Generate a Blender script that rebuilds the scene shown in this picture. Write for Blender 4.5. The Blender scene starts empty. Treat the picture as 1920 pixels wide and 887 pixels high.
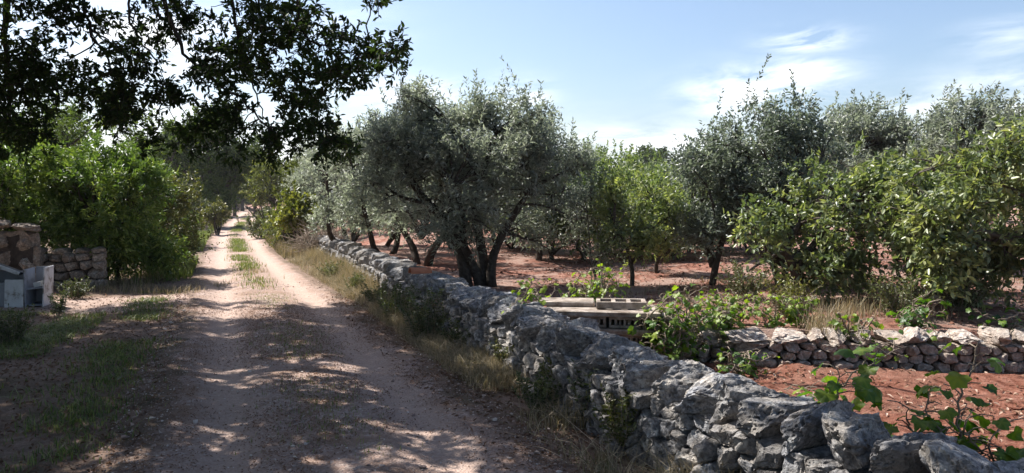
import bpy, bmesh, math, random
import numpy as np
from mathutils import Vector
R = math.radians
random.seed(7)
rng = np.random.default_rng(11)
scene = bpy.context.scene
COL = scene.collection

# ------------------------------------------------------------------ camera
F = 1450.0; CX, CY = 960.0, 443.5; CAMH = 1.6; PITCH = R(2.88)
cam_d = bpy.data.cameras.new("camera"); cam = bpy.data.objects.new("camera", cam_d); COL.objects.link(cam)
cam_d.sensor_width = 36; cam_d.lens = 36 * F / 1920; cam_d.clip_end = 3000; cam_d.clip_start = 0.05
cam.location = (0, 0, CAMH); cam.rotation_euler = (math.pi / 2 - PITCH, 0, 0)
scene.camera = cam
CP, SP = math.cos(PITCH), math.sin(PITCH)

# ------------------------------------------------------------------ sky, sun, exposure
SUN_EL, SUN_AZ = R(50), R(-58)                       # azimuth from +Y, negative = to the left
SV = np.array([math.sin(SUN_AZ) * math.cos(SUN_EL), math.cos(SUN_AZ) * math.cos(SUN_EL), math.sin(SUN_EL)])
sun_d = bpy.data.lights.new("sun", 'SUN'); sun = bpy.data.objects.new("sun", sun_d); COL.objects.link(sun)
sun_d.energy = 5.0; sun_d.angle = R(0.53); sun_d.color = (1.0, 0.965, 0.91)
sun.rotation_euler = Vector(-SV).to_track_quat('-Z', 'Y').to_euler(); sun.location = (-20, 20, 40)
vs = scene.view_settings
vs.view_transform = 'Standard'; vs.look = 'None'; vs.gamma = 1; vs.use_curve_mapping = False; vs.exposure = 1.1
scene.cycles.max_bounces = 8; scene.cycles.diffuse_bounces = 4; scene.cycles.transmission_bounces = 4
scene.cycles.glossy_bounces = 2; scene.cycles.transparent_max_bounces = 4
scene.cycles.caustics_reflective = False; scene.cycles.caustics_refractive = False
scene.cycles.use_denoising = True

w = bpy.data.worlds.new("World"); scene.world = w; w.use_nodes = True
nt = w.node_tree; nt.nodes.clear()
def wn(t, **k):
    n = nt.nodes.new(t)
    for a, b in k.items(): setattr(n, a, b)
    return n
def wmath(op, a, b=None, c=None):
    n = wn('ShaderNodeMath', operation=op)
    for i, v in enumerate((a, b, c)):
        if v is None: continue
        if isinstance(v, (int, float)): n.inputs[i].default_value = v
        else: nt.links.new(v, n.inputs[i])
    return n.outputs[0]
sky = wn('ShaderNodeTexSky', sky_type='NISHITA', sun_disc=False)
sky.sun_elevation = SUN_EL; sky.sun_rotation = SUN_AZ; sky.altitude = 200; sky.air_density = 1.0; sky.dust_density = 2.2; sky.ozone_density = 2.6
tc = wn('ShaderNodeTexCoord'); sep = wn('ShaderNodeSeparateXYZ'); nt.links.new(tc.outputs['Generated'], sep.inputs[0])
az = wmath('ARCTAN2', sep.outputs[0], sep.outputs[1]); el = wmath('ARCSINE', sep.outputs[2])
comb = wn('ShaderNodeCombineXYZ')
# wisps lean up to the right: shear azimuth by elevation
nt.links.new(wmath('MULTIPLY', wmath('SUBTRACT', az, wmath('MULTIPLY', el, 0.9)), 9.0), comb.inputs[0]); nt.links.new(wmath('MULTIPLY', el, 32.0), comb.inputs[1])
noi = wn('ShaderNodeTexNoise'); noi.inputs['Scale'].default_value = 1.0; noi.inputs['Detail'].default_value = 8; noi.inputs['Roughness'].default_value = 0.62
noi.inputs['Distortion'].default_value = 0.4
nt.links.new(comb.outputs[0], noi.inputs['Vector'])
def pix_dir(px, py):
    x, y = (px - CX) / F, -(py - CY) / F
    d = np.array([x, CP + y * SP, -SP + y * CP]); return d / np.linalg.norm(d)
mask = None
for px, py, rx, ry, amt in ((1425, 172, 100, 34, 1.0), (1490, 138, 70, 22, .9), (1510, 76, 55, 16, .9), (1600, 218, 170, 26, .6), (1770, 240, 180, 36, .8),
                            (1210, 290, 190, 40, .95), (745, 175, 100, 26, .8), (960, 185, 60, 30, .6), (285, 85, 130, 45, 1.1), (400, 300, 500, 70, .9), (1900, 200, 110, 45, .7),
                            (1890, 75, 60, 26, .3), (650, 50, 80, 30, .3)):
    d = pix_dir(px, py); a0, e0 = math.atan2(d[0], d[1]), math.asin(d[2])
    dx = wmath('DIVIDE', wmath('SUBTRACT', az, a0), rx / F); dy = wmath('DIVIDE', wmath('SUBTRACT', el, e0), ry / F)
    r2 = wmath('ADD', wmath('MULTIPLY', dx, dx), wmath('MULTIPLY', dy, dy))
    g = wmath('MULTIPLY', wmath('EXPONENT', wmath('MULTIPLY', r2, -0.8)), amt)
    mask = g if mask is None else wmath('MAXIMUM', mask, g)
cl = wmath('MULTIPLY', mask, wmath('MULTIPLY_ADD', noi.outputs['Fac'], 5.5, -2.1))
cl = wn('ShaderNodeClamp'); _c = cl
nt.links.new(wmath('MULTIPLY', mask, wmath('MULTIPLY_ADD', noi.outputs['Fac'], 5.5, -2.1)), cl.inputs[0])
mx = wn('ShaderNodeMix', data_type='RGBA'); nt.links.new(cl.outputs[0], mx.inputs['Factor'])
nt.links.new(sky.outputs[0], mx.inputs['A']); mx.inputs['B'].default_value = (8.6, 8.8, 9.1, 1)
bg = wn('ShaderNodeBackground'); bg.inputs['Strength'].default_value = 0.09; nt.links.new(mx.outputs['Result'], bg.inputs['Color'])
wo = wn('ShaderNodeOutputWorld'); nt.links.new(bg.outputs[0], wo.inputs['Surface'])

# ------------------------------------------------------------------ helpers
def at(px, py, Y):                                    # pixel + distance -> world point
    x, y = (px - CX) / F, -(py - CY) / F
    d = np.array([x, CP + y * SP, -SP + y * CP]); return np.array([0, 0, CAMH]) + d * (Y / d[1])
def on(px, py, z=0.0):                                # pixel -> point on the level z
    x, y = (px - CX) / F, -(py - CY) / F
    d = np.array([x, CP + y * SP, -SP + y * CP]); return np.array([0, 0, CAMH]) + d * ((z - CAMH) / d[2])
def proj(P):                                          # world points -> pixels
    P = np.atleast_2d(P); dx, dy, dz = P[:, 0], P[:, 1], P[:, 2] - CAMH
    zc = dy * CP - dz * SP; yc = dy * SP + dz * CP; zc = np.where(np.abs(zc) < 1e-6, 1e-6, zc)
    return CX + F * dx / zc, CY - F * yc / zc, zc
_T = rng.random((48, 48, 48)).astype(np.float32)
def vnoise(P):
    Pi = np.floor(P).astype(int); f = P - Pi; f = f * f * (3 - 2 * f)
    a = Pi % 48; b = (Pi + 1) % 48
    x0, y0, z0 = a.T; x1, y1, z1 = b.T; u, v, w_ = f.T
    c = (_T[x0, y0, z0] * (1 - u) + _T[x1, y0, z0] * u) * (1 - v) + (_T[x0, y1, z0] * (1 - u) + _T[x1, y1, z0] * u) * v
    d = (_T[x0, y0, z1] * (1 - u) + _T[x1, y0, z1] * u) * (1 - v) + (_T[x0, y1, z1] * (1 - u) + _T[x1, y1, z1] * u) * v
    return c * (1 - w_) + d * w_ - 0.5
def fbm(P, o=4, r=0.5):
    s = 0; a = 1; f = 1.0
    for i in range(o): s = s + a * vnoise(P * f + 7.3 * i); a *= r; f *= 2.03
    return s
def norm(v): return v / np.maximum(np.linalg.norm(v, axis=-1, keepdims=True), 1e-9)
def runit(n): return norm(rng.normal(size=(n, 3)))
class MB:                                             # gathers vertices and faces of ONE mesh
    def __init__(s): s.V = []; s.Fc = []; s.n = 0; s.A = []
    def add(s, V, *faces, var=None):
        V = np.asarray(V, dtype=np.float32).reshape(-1, 3)
        for f in faces:
            f = np.asarray(f, dtype=np.int64)
            if len(f): s.Fc.append(f + s.n)
        s.V.append(V); s.n += len(V)
        s.A.append(np.full(len(V), .5, np.float32) if var is None else np.broadcast_to(np.asarray(var, np.float32), (len(V),)).copy())
        return s
    def mesh(s, name, mat, smooth=True):
        me = bpy.data.meshes.new(name); V = np.concatenate(s.V)
        me.vertices.add(len(V)); me.vertices.foreach_set('co', V.ravel())
        nl = sum(f.size for f in s.Fc); npoly = sum(len(f) for f in s.Fc)
        me.loops.add(nl); me.polygons.add(npoly)
        me.loops.foreach_set('vertex_index', np.concatenate([f.ravel() for f in s.Fc]).astype(np.int32))
        tot = np.concatenate([np.full(len(f), f.shape[1]) for f in s.Fc]); st = np.concatenate([[0], np.cumsum(tot)[:-1]])
        me.polygons.foreach_set('loop_start', st.astype(np.int32))
        me.polygons.foreach_set('use_smooth', np.full(npoly, smooth, dtype=bool))
        at_ = me.attributes.new('var', 'FLOAT', 'POINT'); at_.data.foreach_set('value', np.concatenate(s.A))
        me.update(calc_edges=True); me.validate()
        if mat: me.materials.append(mat)
        return me
    def build(s, name, mat, parent=None, smooth=True, loc=None, crisp=None):
        if loc is not None: s.V = [v - np.asarray(loc, np.float32) for v in s.V]
        o = bpy.data.objects.new(name, s.mesh(name, mat, smooth))
        if crisp: o.data.set_sharp_from_angle(angle=R(crisp))
        COL.objects.link(o)
        if parent is not None: o.parent = parent
        elif loc is not None: o.location = [float(c) for c in loc]
        return o
def tag(o, label=None, cat=None, group=None, kind=None):
    for k, v in (('label', label), ('category', cat), ('group', group), ('kind', kind)):
        if v: o[k] = v
    return o
def empty(name, loc, label, cat, group=None, rz=0.0):
    o = bpy.data.objects.new(name, None); COL.objects.link(o); o.location = [float(c) for c in loc]; o.rotation_euler = (0, 0, rz); o.empty_display_size = .2
    return tag(o, label, cat, group)
def copy_thing(o, loc, rz, sc, label, group=None):
    c = o.copy(); COL.objects.link(c); c.location = [float(v) for v in loc]; c.rotation_euler = (0, 0, rz); c.scale = sc if hasattr(sc, '__len__') else (sc, sc, sc)
    c['label'] = label
    if group: c['group'] = group
    for ch in list(o.children):
        d = ch.copy(); COL.objects.link(d); d.parent = c
        for g in list(ch.children):
            e = g.copy(); COL.objects.link(e); e.parent = d
    return c
def tube(mb, pts, rad, n=7, cap=True, wob=0.0, var=None):
    P = np.asarray(pts, float); k = len(P); rad = np.broadcast_to(np.asarray(rad, float), (k,))
    T = norm(np.gradient(P, axis=0)); a = np.array([0.31, 0.22, 1.0]); 
    if abs(T[0] @ norm(a)) > .9: a = np.array([1.0, .2, 0])
    U = norm(np.cross(T, a)); W = np.cross(T, U); th = np.linspace(0, 2 * np.pi, n, endpoint=False)
    rr = rad[:, None] * (1 + wob * (rng.random((k, n)) - .5))
    V = P[:, None] + rr[..., None] * (U[:, None] * np.cos(th)[None, :, None] + W[:, None] * np.sin(th)[None, :, None])
    i = np.arange(k - 1)[:, None] * n; j = np.arange(n)[None]; j2 = (j + 1) % n
    Fq = np.stack([i + j, i + j2, i + n + j2, i + n + j], -1).reshape(-1, 4)
    fs = [Fq]
    if cap: fs += [np.arange(n)[::-1][None], ((k - 1) * n + np.arange(n))[None]]
    mb.add(V, *fs, var=var)
def curve(p0, p1, n=8, sag=0.0, wob=0.05, up=None):   # wobbly line between two points
    p0, p1 = np.asarray(p0, float), np.asarray(p1, float); L = np.linalg.norm(p1 - p0); t = np.linspace(0, 1, n)[:, None]
    P = p0 + (p1 - p0) * t; P[:, 2] += (sag * L * 4 * t * (1 - t))[:, 0]
    W = rng.normal(size=(n, 3)) * wob * L; W[0] = 0; W[-1] = 0
    return P + np.cumsum(W, 0) * .45 * np.sin(np.pi * t)
def smooth_path(pts, n):
    pts = np.asarray(pts, float); d = np.r_[0, np.cumsum(np.linalg.norm(np.diff(pts, axis=0), axis=1))]
    t = np.linspace(0, d[-1], n); Q = np.stack([np.interp(t, d, pts[:, i]) for i in range(pts.shape[1])], 1)
    for _ in range(3): Q[1:-1] = (Q[:-2] + 2 * Q[1:-1] + Q[2:]) / 4
    return Q
def box(mb, c, s, rz=0.0, bev=0.006, jit=0.0, tilt=(0, 0)):
    """a bevelled box, centre c, full size s"""
    bm = bmesh.new(); bmesh.ops.create_cube(bm, size=1)
    for v in bm.verts: v.co = Vector((v.co.x * s[0], v.co.y * s[1], v.co.z * s[2]))
    if bev: bmesh.ops.bevel(bm, geom=bm.edges[:], offset=min(bev, min(s) * .4), segments=1, affect='EDGES')
    bm.verts.index_update()
    V = np.array([v.co[:] for v in bm.verts]); fc = {}
    for f in bm.faces: fc.setdefault(len(f.verts), []).append([v.index for v in f.verts])
    bm.free()
    if jit: V += rng.normal(size=V.shape) * jit
    ax, ay = tilt
    V = V @ np.array([[1, 0, 0], [0, math.cos(ax), math.sin(ax)], [0, -math.sin(ax), math.cos(ax)]])
    V = V @ np.array([[math.cos(ay), 0, -math.sin(ay)], [0, 1, 0], [math.sin(ay), 0, math.cos(ay)]])
    V = V @ np.array([[math.cos(rz), math.sin(rz), 0], [-math.sin(rz), math.cos(rz), 0], [0, 0, 1]])
    mb.add(V + np.asarray(c), *[np.array(f) for f in fc.values()])
    return mb
_ICO = {}
def ico(k):
    if k not in _ICO:
        bm = bmesh.new(); bmesh.ops.create_icosphere(bm, subdivisions=k, radius=1); bm.verts.index_update()
        _ICO[k] = (np.array([v.co[:] for v in bm.verts]), np.array([[v.index for v in f.verts] for f in bm.faces])); bm.free()
    return _ICO[k]
LEAF = {  # t along, s across (in widths), quads
    'long': (np.array([(0, 0), (.28, .5), (.68, .42), (1, 0), (.68, -.42), (.28, -.5)]), [(0, 1, 2, 3), (0, 3, 4, 5)]),
    'diamond': (np.array([(0, 0), (.45, .5), (1, 0), (.45, -.5)]), [(0, 1, 2, 3)]),
    'broad': (np.array([(0, 0), (.2, .42), (.5, .5), (1, 0), (.5, -.5), (.2, -.42)]), [(0, 1, 2, 3), (0, 3, 4, 5)])}
def leaves(mb, P, D, L, W, shape='long', fold=.25, curl=.2, var=None, N=None):
    n = len(P); D = norm(D); N = runit(n) if N is None else norm(N + .45 * rng.normal(size=(n, 3)))
    S = norm(np.cross(D, N)); N = np.cross(S, D); T, Q = LEAF[shape]; k = len(T)
    L = np.broadcast_to(L, (n,)); W = np.broadcast_to(W, (n,))
    t, s = T[:, 0], T[:, 1]
    V = (P[:, None] + D[:, None] * (L[:, None] * t)[..., None] + S[:, None] * (W[:, None] * s)[..., None]
         + N[:, None] * ((W[:, None] * np.abs(s) * fold) - (L[:, None] * curl * t ** 2))[..., None])
    idx = (np.arange(n) * k)[:, None, None] + np.array(Q)[None]
    v = rng.random(n) if var is None else var
    mb.add(V.reshape(-1, 3), idx.reshape(-1, len(Q[0])), var=np.repeat(v, k))
def twig_leaves(mb, base, d, tl, nl, L, W, shape='long', var0=.5, vs_=.25, spread=.9, droop=0.0, tw=None, fold=.25):
    """twigs: base (m,3), unit d (m,3), length tl (m,), nl leaves each"""
    m = len(base); t = (np.arange(nl) + .6) / nl; t = np.tile(t, (m, 1)) + rng.normal(size=(m, nl)) * .04
    B = base[:, None] + d[:, None] * (tl[:, None] * t)[..., None]
    B[..., 2] -= droop * tl[:, None] * t ** 2
    out = runit(m * nl).reshape(m, nl, 3); out -= d[:, None] * np.sum(out * d[:, None], -1, keepdims=True); out = norm(out)
    Dl = norm(d[:, None] * (1 - spread * .45) + out * spread); Dl[..., 2] -= droop * .6
    # leaf blades tend to lie open to the sky
    Nn = np.zeros((m * nl, 3)); Nn[:, 2] = .55; Nn += .5 * out.reshape(-1, 3)
    sz = (.7 + .5 * rng.random((m, nl))).ravel()
    v0 = np.broadcast_to(var0, (m,))
    v = np.clip(np.repeat(v0, nl) + vs_ * (rng.random(m * nl) - .5) * 2, 0, 1)
    leaves(mb, B.reshape(-1, 3), Dl.reshape(-1, 3), L * sz, W * sz, shape, fold=fold, var=v, N=Nn)
    if tw is not None:
        for i in range(m):
            P = np.stack([base[i], base[i] + d[i] * tl[i] * .55 - np.array([0, 0, droop * tl[i] * .3]), base[i] + d[i] * tl[i] - np.array([0, 0, droop * tl[i]])])
            tube(tw, P, [.004, .003, .0015], n=3, cap=False)
def clump(mb, c, r, n, nl, L, W, shape='long', tl=.22, up=.45, var0=.5, vs_=.22, droop=0., spread=.9, flat=1.0, lean=(0, 0, 0), tw=None, shell=.45):
    c = np.asarray(c, float); u = runit(n); rad = r * (shell + (1 - shell) * rng.random(n)) ** .7
    rad *= .75 + .5 * (vnoise(c * 3 + u * 1.7) + .5)
    B = c + u * rad[:, None] * np.array([1, 1, flat]) - 0
    d = norm(u * .7 + np.array([0, 0, up]) + .45 * rng.normal(size=(n, 3)) + np.array(lean))
    T_ = tl * (.6 + .8 * rng.random(n))
    v0 = np.clip(var0 + .14 * rng.normal() + .1 * rng.normal(size=n), .02, .98)
    twig_leaves(mb, B, d, T_, nl, L, W, shape, v0, vs_, spread, droop, tw)

# ------------------------------------------------------------------ materials
def mat(name):
    m = bpy.data.materials.new(name); m.use_nodes = True; m.node_tree.nodes.clear(); return m, m.node_tree
def N(t, ty, **k):
    n = t.nodes.new(ty)
    for a, b in k.items():
        if a.startswith('i_'): n.inputs[a[2:].replace('_', ' ')].default_value = b
        else: setattr(n, a, b)
    return n
def ramp(t, fac, stops):
    r = t.nodes.new('ShaderNodeValToRGB'); e = r.color_ramp.elements
    while len(e) < len(stops): e.new(.5)
    for q, (p, c) in zip(e, stops): q.position = p; q.color = (*c, 1) if len(c) == 3 else c
    t.links.new(fac, r.inputs[0]); return r.outputs[0]
def noise(t, scale, detail=5, rough=.6, dist=0., vec=None):
    n = N(t, 'ShaderNodeTexNoise'); n.inputs['Scale'].default_value = scale; n.inputs['Detail'].default_value = detail; n.inputs['Roughness'].default_value = rough; n.inputs['Distortion'].default_value = dist
    if vec is None:
        g = N(t, 'ShaderNodeNewGeometry'); vec = g.outputs['Position']
    t.links.new(vec, n.inputs['Vector']); return n.outputs['Fac']
def voro(t, scale, feature='F1', vec=None, out='Distance'):
    n = N(t, 'ShaderNodeTexVoronoi', feature=feature); n.inputs['Scale'].default_value = scale
    if vec is None: vec = N(t, 'ShaderNodeNewGeometry').outputs['Position']
    t.links.new(vec, n.inputs['Vector']); return n.outputs[out]
def mixc(t, fac, a, b, mode='MIX'):
    m = N(t, 'ShaderNodeMix', data_type='RGBA', blend_type=mode)
    for k, v in (('Factor', fac), ('A', a), ('B', b)):
        if hasattr(v, 'is_linked') or hasattr(v, 'links'): t.links.new(v, m.inputs[k])
        elif k == 'Factor': m.inputs[k].default_value = v
        else: m.inputs[k].default_value = (*v, 1)
    return m.outputs['Result']
def mth(t, op, a, b=None, c=None):
    n = N(t, 'ShaderNodeMath', operation=op)
    for i, v in enumerate((a, b, c)):
        if v is None: continue
        if isinstance(v, (int, float)): n.inputs[i].default_value = v
        else: t.links.new(v, n.inputs[i])
    return n.outputs[0]
def finish(t, col, rough=.9, bump=None, dist=.01, strength=.6, spec=.25):
    b = N(t, 'ShaderNodeBsdfPrincipled'); o = N(t, 'ShaderNodeOutputMaterial')
    if hasattr(col, 'links'): t.links.new(col, b.inputs['Base Color'])
    else: b.inputs['Base Color'].default_value = (*col, 1)
    b.inputs['Roughness'].default_value = rough; b.inputs['Specular IOR Level'].default_value = spec
    if bump is not None:
        bp = N(t, 'ShaderNodeBump'); bp.inputs['Distance'].default_value = dist; bp.inputs['Strength'].default_value = strength
        t.links.new(bump, bp.inputs['Height']); t.links.new(bp.outputs[0], b.inputs['Normal'])
    t.links.new(b.outputs[0], o.inputs['Surface']); return b
def leafmat(name, stops, trans=.35, rough=.45, spec=.4, tcol=(1.15, 1.25, .5)):
    m, t = mat(name); a = N(t, 'ShaderNodeAttribute', attribute_name='var'); c = ramp(t, a.outputs['Fac'], stops)
    p = N(t, 'ShaderNodeBsdfPrincipled'); p.inputs['Roughness'].default_value = rough; p.inputs['Specular IOR Level'].default_value = spec
    t.links.new(c, p.inputs['Base Color'])
    tr = N(t, 'ShaderNodeBsdfTranslucent'); t.links.new(mixc(t, 1.0, c, tcol, 'MULTIPLY'), tr.inputs['Color'])
    mx_ = N(t, 'ShaderNodeMixShader'); mx_.inputs[0].default_value = trans
    t.links.new(p.outputs[0], mx_.inputs[1]); t.links.new(tr.outputs[0], mx_.inputs[2])
    o = N(t, 'ShaderNodeOutputMaterial'); t.links.new(mx_.outputs[0], o.inputs['Surface']); return m
M = {}
M['oak'] = leafmat('oak_leaf', [(0, (.022, .038, .016)), (.6, (.042, .068, .024)), (1, (.09, .12, .03))], .33, .6, .18)
M['oak_far'] = leafmat('far_oak_leaf', [(0, (.028, .052, .016)), (.5, (.065, .10, .028)), (1, (.16, .20, .055))], .35, .6, .15)
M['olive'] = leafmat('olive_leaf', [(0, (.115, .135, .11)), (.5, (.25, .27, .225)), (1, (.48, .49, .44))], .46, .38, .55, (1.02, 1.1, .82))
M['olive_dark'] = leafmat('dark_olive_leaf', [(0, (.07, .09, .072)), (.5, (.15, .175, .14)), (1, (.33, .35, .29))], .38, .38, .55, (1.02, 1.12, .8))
M['pear'] = leafmat('pear_leaf', [(0, (.07, .098, .05)), (.5, (.15, .19, .095)), (1, (.38, .39, .19))], .38, .38, .55)
M['young'] = leafmat('young_leaf', [(0, (.08, .115, .06)), (.5, (.155, .20, .10)), (1, (.34, .36, .16))], .42)
M['bush'] = leafmat('bush_leaf', [(0, (.05, .095, .024)), (.5, (.165, .245, .06)), (1, (.38, .42, .13))], .32)
M['bush_dry'] = leafmat('dry_bush_leaf', [(0, (.045, .055, .020)), (.5, (.10, .11, .035)), (1, (.20, .18, .06))], .32)
M['shrub'] = leafmat('shrub_leaf', [(0, (.050, .065, .022)), (.5, (.13, .15, .04)), (1, (.28, .27, .07))], .4)
M['weed'] = leafmat('weed_leaf', [(0, (.035, .05, .022)), (.5, (.075, .095, .04)), (1, (.16, .17, .08))], .3)
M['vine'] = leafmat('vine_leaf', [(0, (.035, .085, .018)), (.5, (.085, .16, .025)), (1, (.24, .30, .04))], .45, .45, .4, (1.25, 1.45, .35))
M['grass_green'] = leafmat('green_grass', [(0, (.055, .085, .025)), (.5, (.115, .16, .045)), (1, (.27, .27, .11))], .35)
M['grass_dry'] = leafmat('dry_grass', [(0, (.12, .125, .06)), (.35, (.27, .225, .14)), (1, (.47, .39, .28))], .3, .6, .2, (1.1, 1.0, .7))
M['litter'] = leafmat('dry_leaf', [(0, (.10, .055, .035)), (.6, (.30, .18, .12)), (1, (.55, .42, .34))], .15, .7, .2, (1, .9, .7))

def barkmat(name, a, b, sc=14):
    m, t = mat(name); n1 = noise(t, sc, 8, .7, .6); n2 = noise(t, sc * 3, 4, .6)
    finish(t, ramp(t, n1, [(.3, a), (.7, b)]), .95, mth(t, 'ADD', n1, mth(t, 'MULTIPLY', n2, .4)), .03, .9, .15); return m
M['bark'] = barkmat('dark_bark', (.030, .024, .020), (.11, .09, .075))
M['bark_grey'] = barkmat('grey_bark', (.07, .06, .05), (.22, .19, .165))
M['twig'] = barkmat('dry_twig', (.20, .15, .11), (.42, .35, .28), 30)

def stonemat(name, base, warm, dark, pit=1.0):
    m, t = mat(name)
    a = N(t, 'ShaderNodeAttribute', attribute_name='var').outputs['Fac']
    n1 = noise(t, 5, 7, .62, .3); n2 = noise(t, 26, 8, .68); n3 = noise(t, 90, 4, .6); big = noise(t, 2.2, 4, .6, .8)
    c = mixc(t, ramp(t, n1, [(.46, (0, 0, 0)), (.58, (1, 1, 1))]), base, warm)
    c = mixc(t, 1.0, c, ramp(t, n2, [(.36, (.38, .38, .39)), (.47, (.85, .85, .85)), (.54, (1.1, 1.1, 1.1)), (.63, (1.85, 1.85, 1.82))]), 'MULTIPLY')
    c = mixc(t, ramp(t, a, [(0, (.0, .0, .0)), (1, (.65, .65, .65))]), c, tuple(v * .5 for v in warm))
    # black and pale lichen
    lich = ramp(t, noise(t, 17, 9, .72, 1.2), [(.53, (0, 0, 0)), (.62, (1, 1, 1))])
    c = mixc(t, mth(t, 'MULTIPLY', lich, .7), c, dark)
    pale = ramp(t, noise(t, 11, 8, .7, .9, ), [(.54, (0, 0, 0)), (.62, (1, 1, 1))])
    c = mixc(t, mth(t, 'MULTIPLY', pale, mth(t, 'MULTIPLY', ramp(t, big, [(.4, (0, 0, 0)), (.6, (1, 1, 1))]), .8)), c, (.52, .51, .48))
    spots = mth(t, 'MULTIPLY', ramp(t, noise(t, 38, 5, .6, .4), [(.60, (0, 0, 0)), (.66, (1, 1, 1))]), ramp(t, noise(t, 4.5, 4), [(.44, (0, 0, 0)), (.58, (1, 1, 1))]))
    c = mixc(t, mth(t, 'MULTIPLY', spots, .85 * pit), c, (.025, .025, .028))
    pits = ramp(t, voro(t, 42), [(.0, (0, 0, 0)), (.28, (1, 1, 1))])
    pm = ramp(t, noise(t, 7, 3), [(.45, (0, 0, 0)), (.6, (1, 1, 1))])
    pitf = mth(t, 'MULTIPLY', mth(t, 'SUBTRACT', 1.0, pits), pm)
    c = mixc(t, mth(t, 'MULTIPLY', pitf, .55 * pit), c, tuple(v * .5 for v in dark))
    h = mth(t, 'ADD', mth(t, 'MULTIPLY', n2, 1.0), mth(t, 'MULTIPLY', n3, .35)); h = mth(t, 'SUBTRACT', h, mth(t, 'MULTIPLY', pitf, .7 * pit))
    finish(t, c, .95, h, .035, .85, .15); return m
M['stone'] = stonemat('weathered_limestone', (.275, .275, .288), (.40, .36, .32), (.075, .073, .078))
M['stone_warm'] = stonemat('broken_limestone', (.36, .31, .265), (.44, .34, .275), (.12, .095, .08), .3)
M['stone_pale'] = stonemat('pale_limestone', (.42, .36, .32), (.50, .40, .33), (.20, .16, .14), .3)
m, t = mat('wall_core'); finish(t, ramp(t, noise(t, 12), [(.3, (.03, .025, .022)), (.7, (.09, .07, .06))])); M['core'] = m

# ground: dry dirt with thin grass
m, t = mat('dirt'); n1 = noise(t, 1.3, 6, .65, .4); n2 = noise(t, 14, 8, .7); n3 = noise(t, 120, 3, .6)
def dirtcol(t):
    n1 = noise(t, 1.3, 6, .65, .4); n2 = noise(t, 14, 8, .7); n3 = noise(t, 120, 3, .6)
    c = ramp(t, n1, [(.36, (.12, .10, .06)), (.48, (.24, .165, .125)), (.58, (.30, .21, .165)), (.68, (.17, .135, .08))])
    c = mixc(t, ramp(t, n2, [(.36, (.8, .8, .8)), (.6, (0, 0, 0))]), c, (.12, .08, .058)); return mixc(t, ramp(t, n3, [(.55, (0, 0, 0)), (.7, (.6, .6, .6))]), c, (.40, .31, .26))
c = dirtcol(t)
finish(t, c, .97, mth(t, 'ADD', n2, mth(t, 'MULTIPLY', n3, .5)), .03, .8, .1); M['dirt'] = m
# gravel track; 'var' is 1 in the worn wheel ruts, 0 on the loose middle and edges
m, t = mat('gravel_track'); a0 = N(t, 'ShaderNodeAttribute', attribute_name='var').outputs['Fac']; a = mth(t, 'MAXIMUM', a0, 0.0)
n1 = noise(t, 2.3, 7, .65, .5); n2 = noise(t, 22, 8, .75); vd = voro(t, 55); vc = voro(t, 55, out='Color'); n4 = noise(t, 6, 4, .6)
c = ramp(t, vc, [(0, (.29, .20, .165)), (.5, (.45, .34, .29)), (1, (.61, .51, .455))])
c = mixc(t, ramp(t, n2, [(.36, (.75, .75, .75)), (.62, (0, 0, 0))]), c, (.27, .18, .15))
rut = mth(t, 'MULTIPLY', a, ramp(t, n4, [(.25, (.45, .45, .45)), (.6, (1, 1, 1))]))
c = mixc(t, mth(t, 'MULTIPLY', rut, .75), c, (.50, .365, .295))
c = mixc(t, mth(t, 'MULTIPLY', mth(t, 'SUBTRACT', 1.0, a), ramp(t, n1, [(.4, (0, 0, 0)), (.62, (.8, .8, .8))])), c, (.27, .17, .115))
ed_ = mth(t, 'MULTIPLY', a0, -1.0); ed_ = ramp(t, mth(t, 'ADD', ed_, mth(t, 'MULTIPLY', mth(t, 'SUBTRACT', noise(t, 4, 6, .7), .5), 1.6)), [(.3, (0, 0, 0)), (.75, (1, 1, 1))]); c = mixc(t, ed_, c, dirtcol(t))
h = mth(t, 'ADD', mth(t, 'MULTIPLY', mth(t, 'SUBTRACT', 1.0, vd), .5), n2)
finish(t, c, .95, h, .03, .8, .15); M['track'] = m
# red soil
m, t = mat('red_soil'); n1 = noise(t, 1.1, 6, .65, .5); n2 = noise(t, 9, 8, .72); n3 = noise(t, 60, 5, .7)
c = ramp(t, n2, [(.38, (.13, .055, .038)), (.5, (.28, .122, .086)), (.62, (.39, .215, .16))])
c = mixc(t, ramp(t, n1, [(.43, (0, 0, 0)), (.58, (.85, .85, .85))]), c, (.37, .26, .215)); c = mixc(t, ramp(t, n3, [(.56, (0, 0, 0)), (.70, (.8, .8, .8))]), c, (.52, .40, .33))
finish(t, c, .97, mth(t, 'ADD', n2, mth(t, 'MULTIPLY', n3, .6)), .05, 1.0, .08); M['soil'] = m
m, t = mat('tilled_red_soil'); n1 = noise(t, 1.1, 6, .65, .5); n2 = noise(t, 9, 8, .72); n3 = noise(t, 60, 5, .7)
c = ramp(t, n2, [(.38, (.11, .038, .024)), (.5, (.27, .110, .073)), (.62, (.37, .18, .13))]); c = mixc(t, ramp(t, n1, [(.48, (0, 0, 0)), (.62, (.6, .6, .6))]), c, (.33, .18, .13)); c = mixc(t, ramp(t, n3, [(.58, (0, 0, 0)), (.72, (.6, .6, .6))]), c, (.46, .32, .25))
finish(t, c, .97, mth(t, 'ADD', n2, mth(t, 'MULTIPLY', n3, .6)), .06, 1.0, .08); M['tilled'] = m
m, t = mat('concrete'); n1 = noise(t, 8, 7, .65); n2 = noise(t, 70, 4, .6)
finish(t, ramp(t, n1, [(.36, (.15, .115, .09)), (.5, (.29, .24, .20)), (.62, (.42, .36, .31))]), .9, mth(t, 'ADD', n1, mth(t, 'MULTIPLY', n2, .6)), .01, .7); M['concrete'] = m
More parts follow.
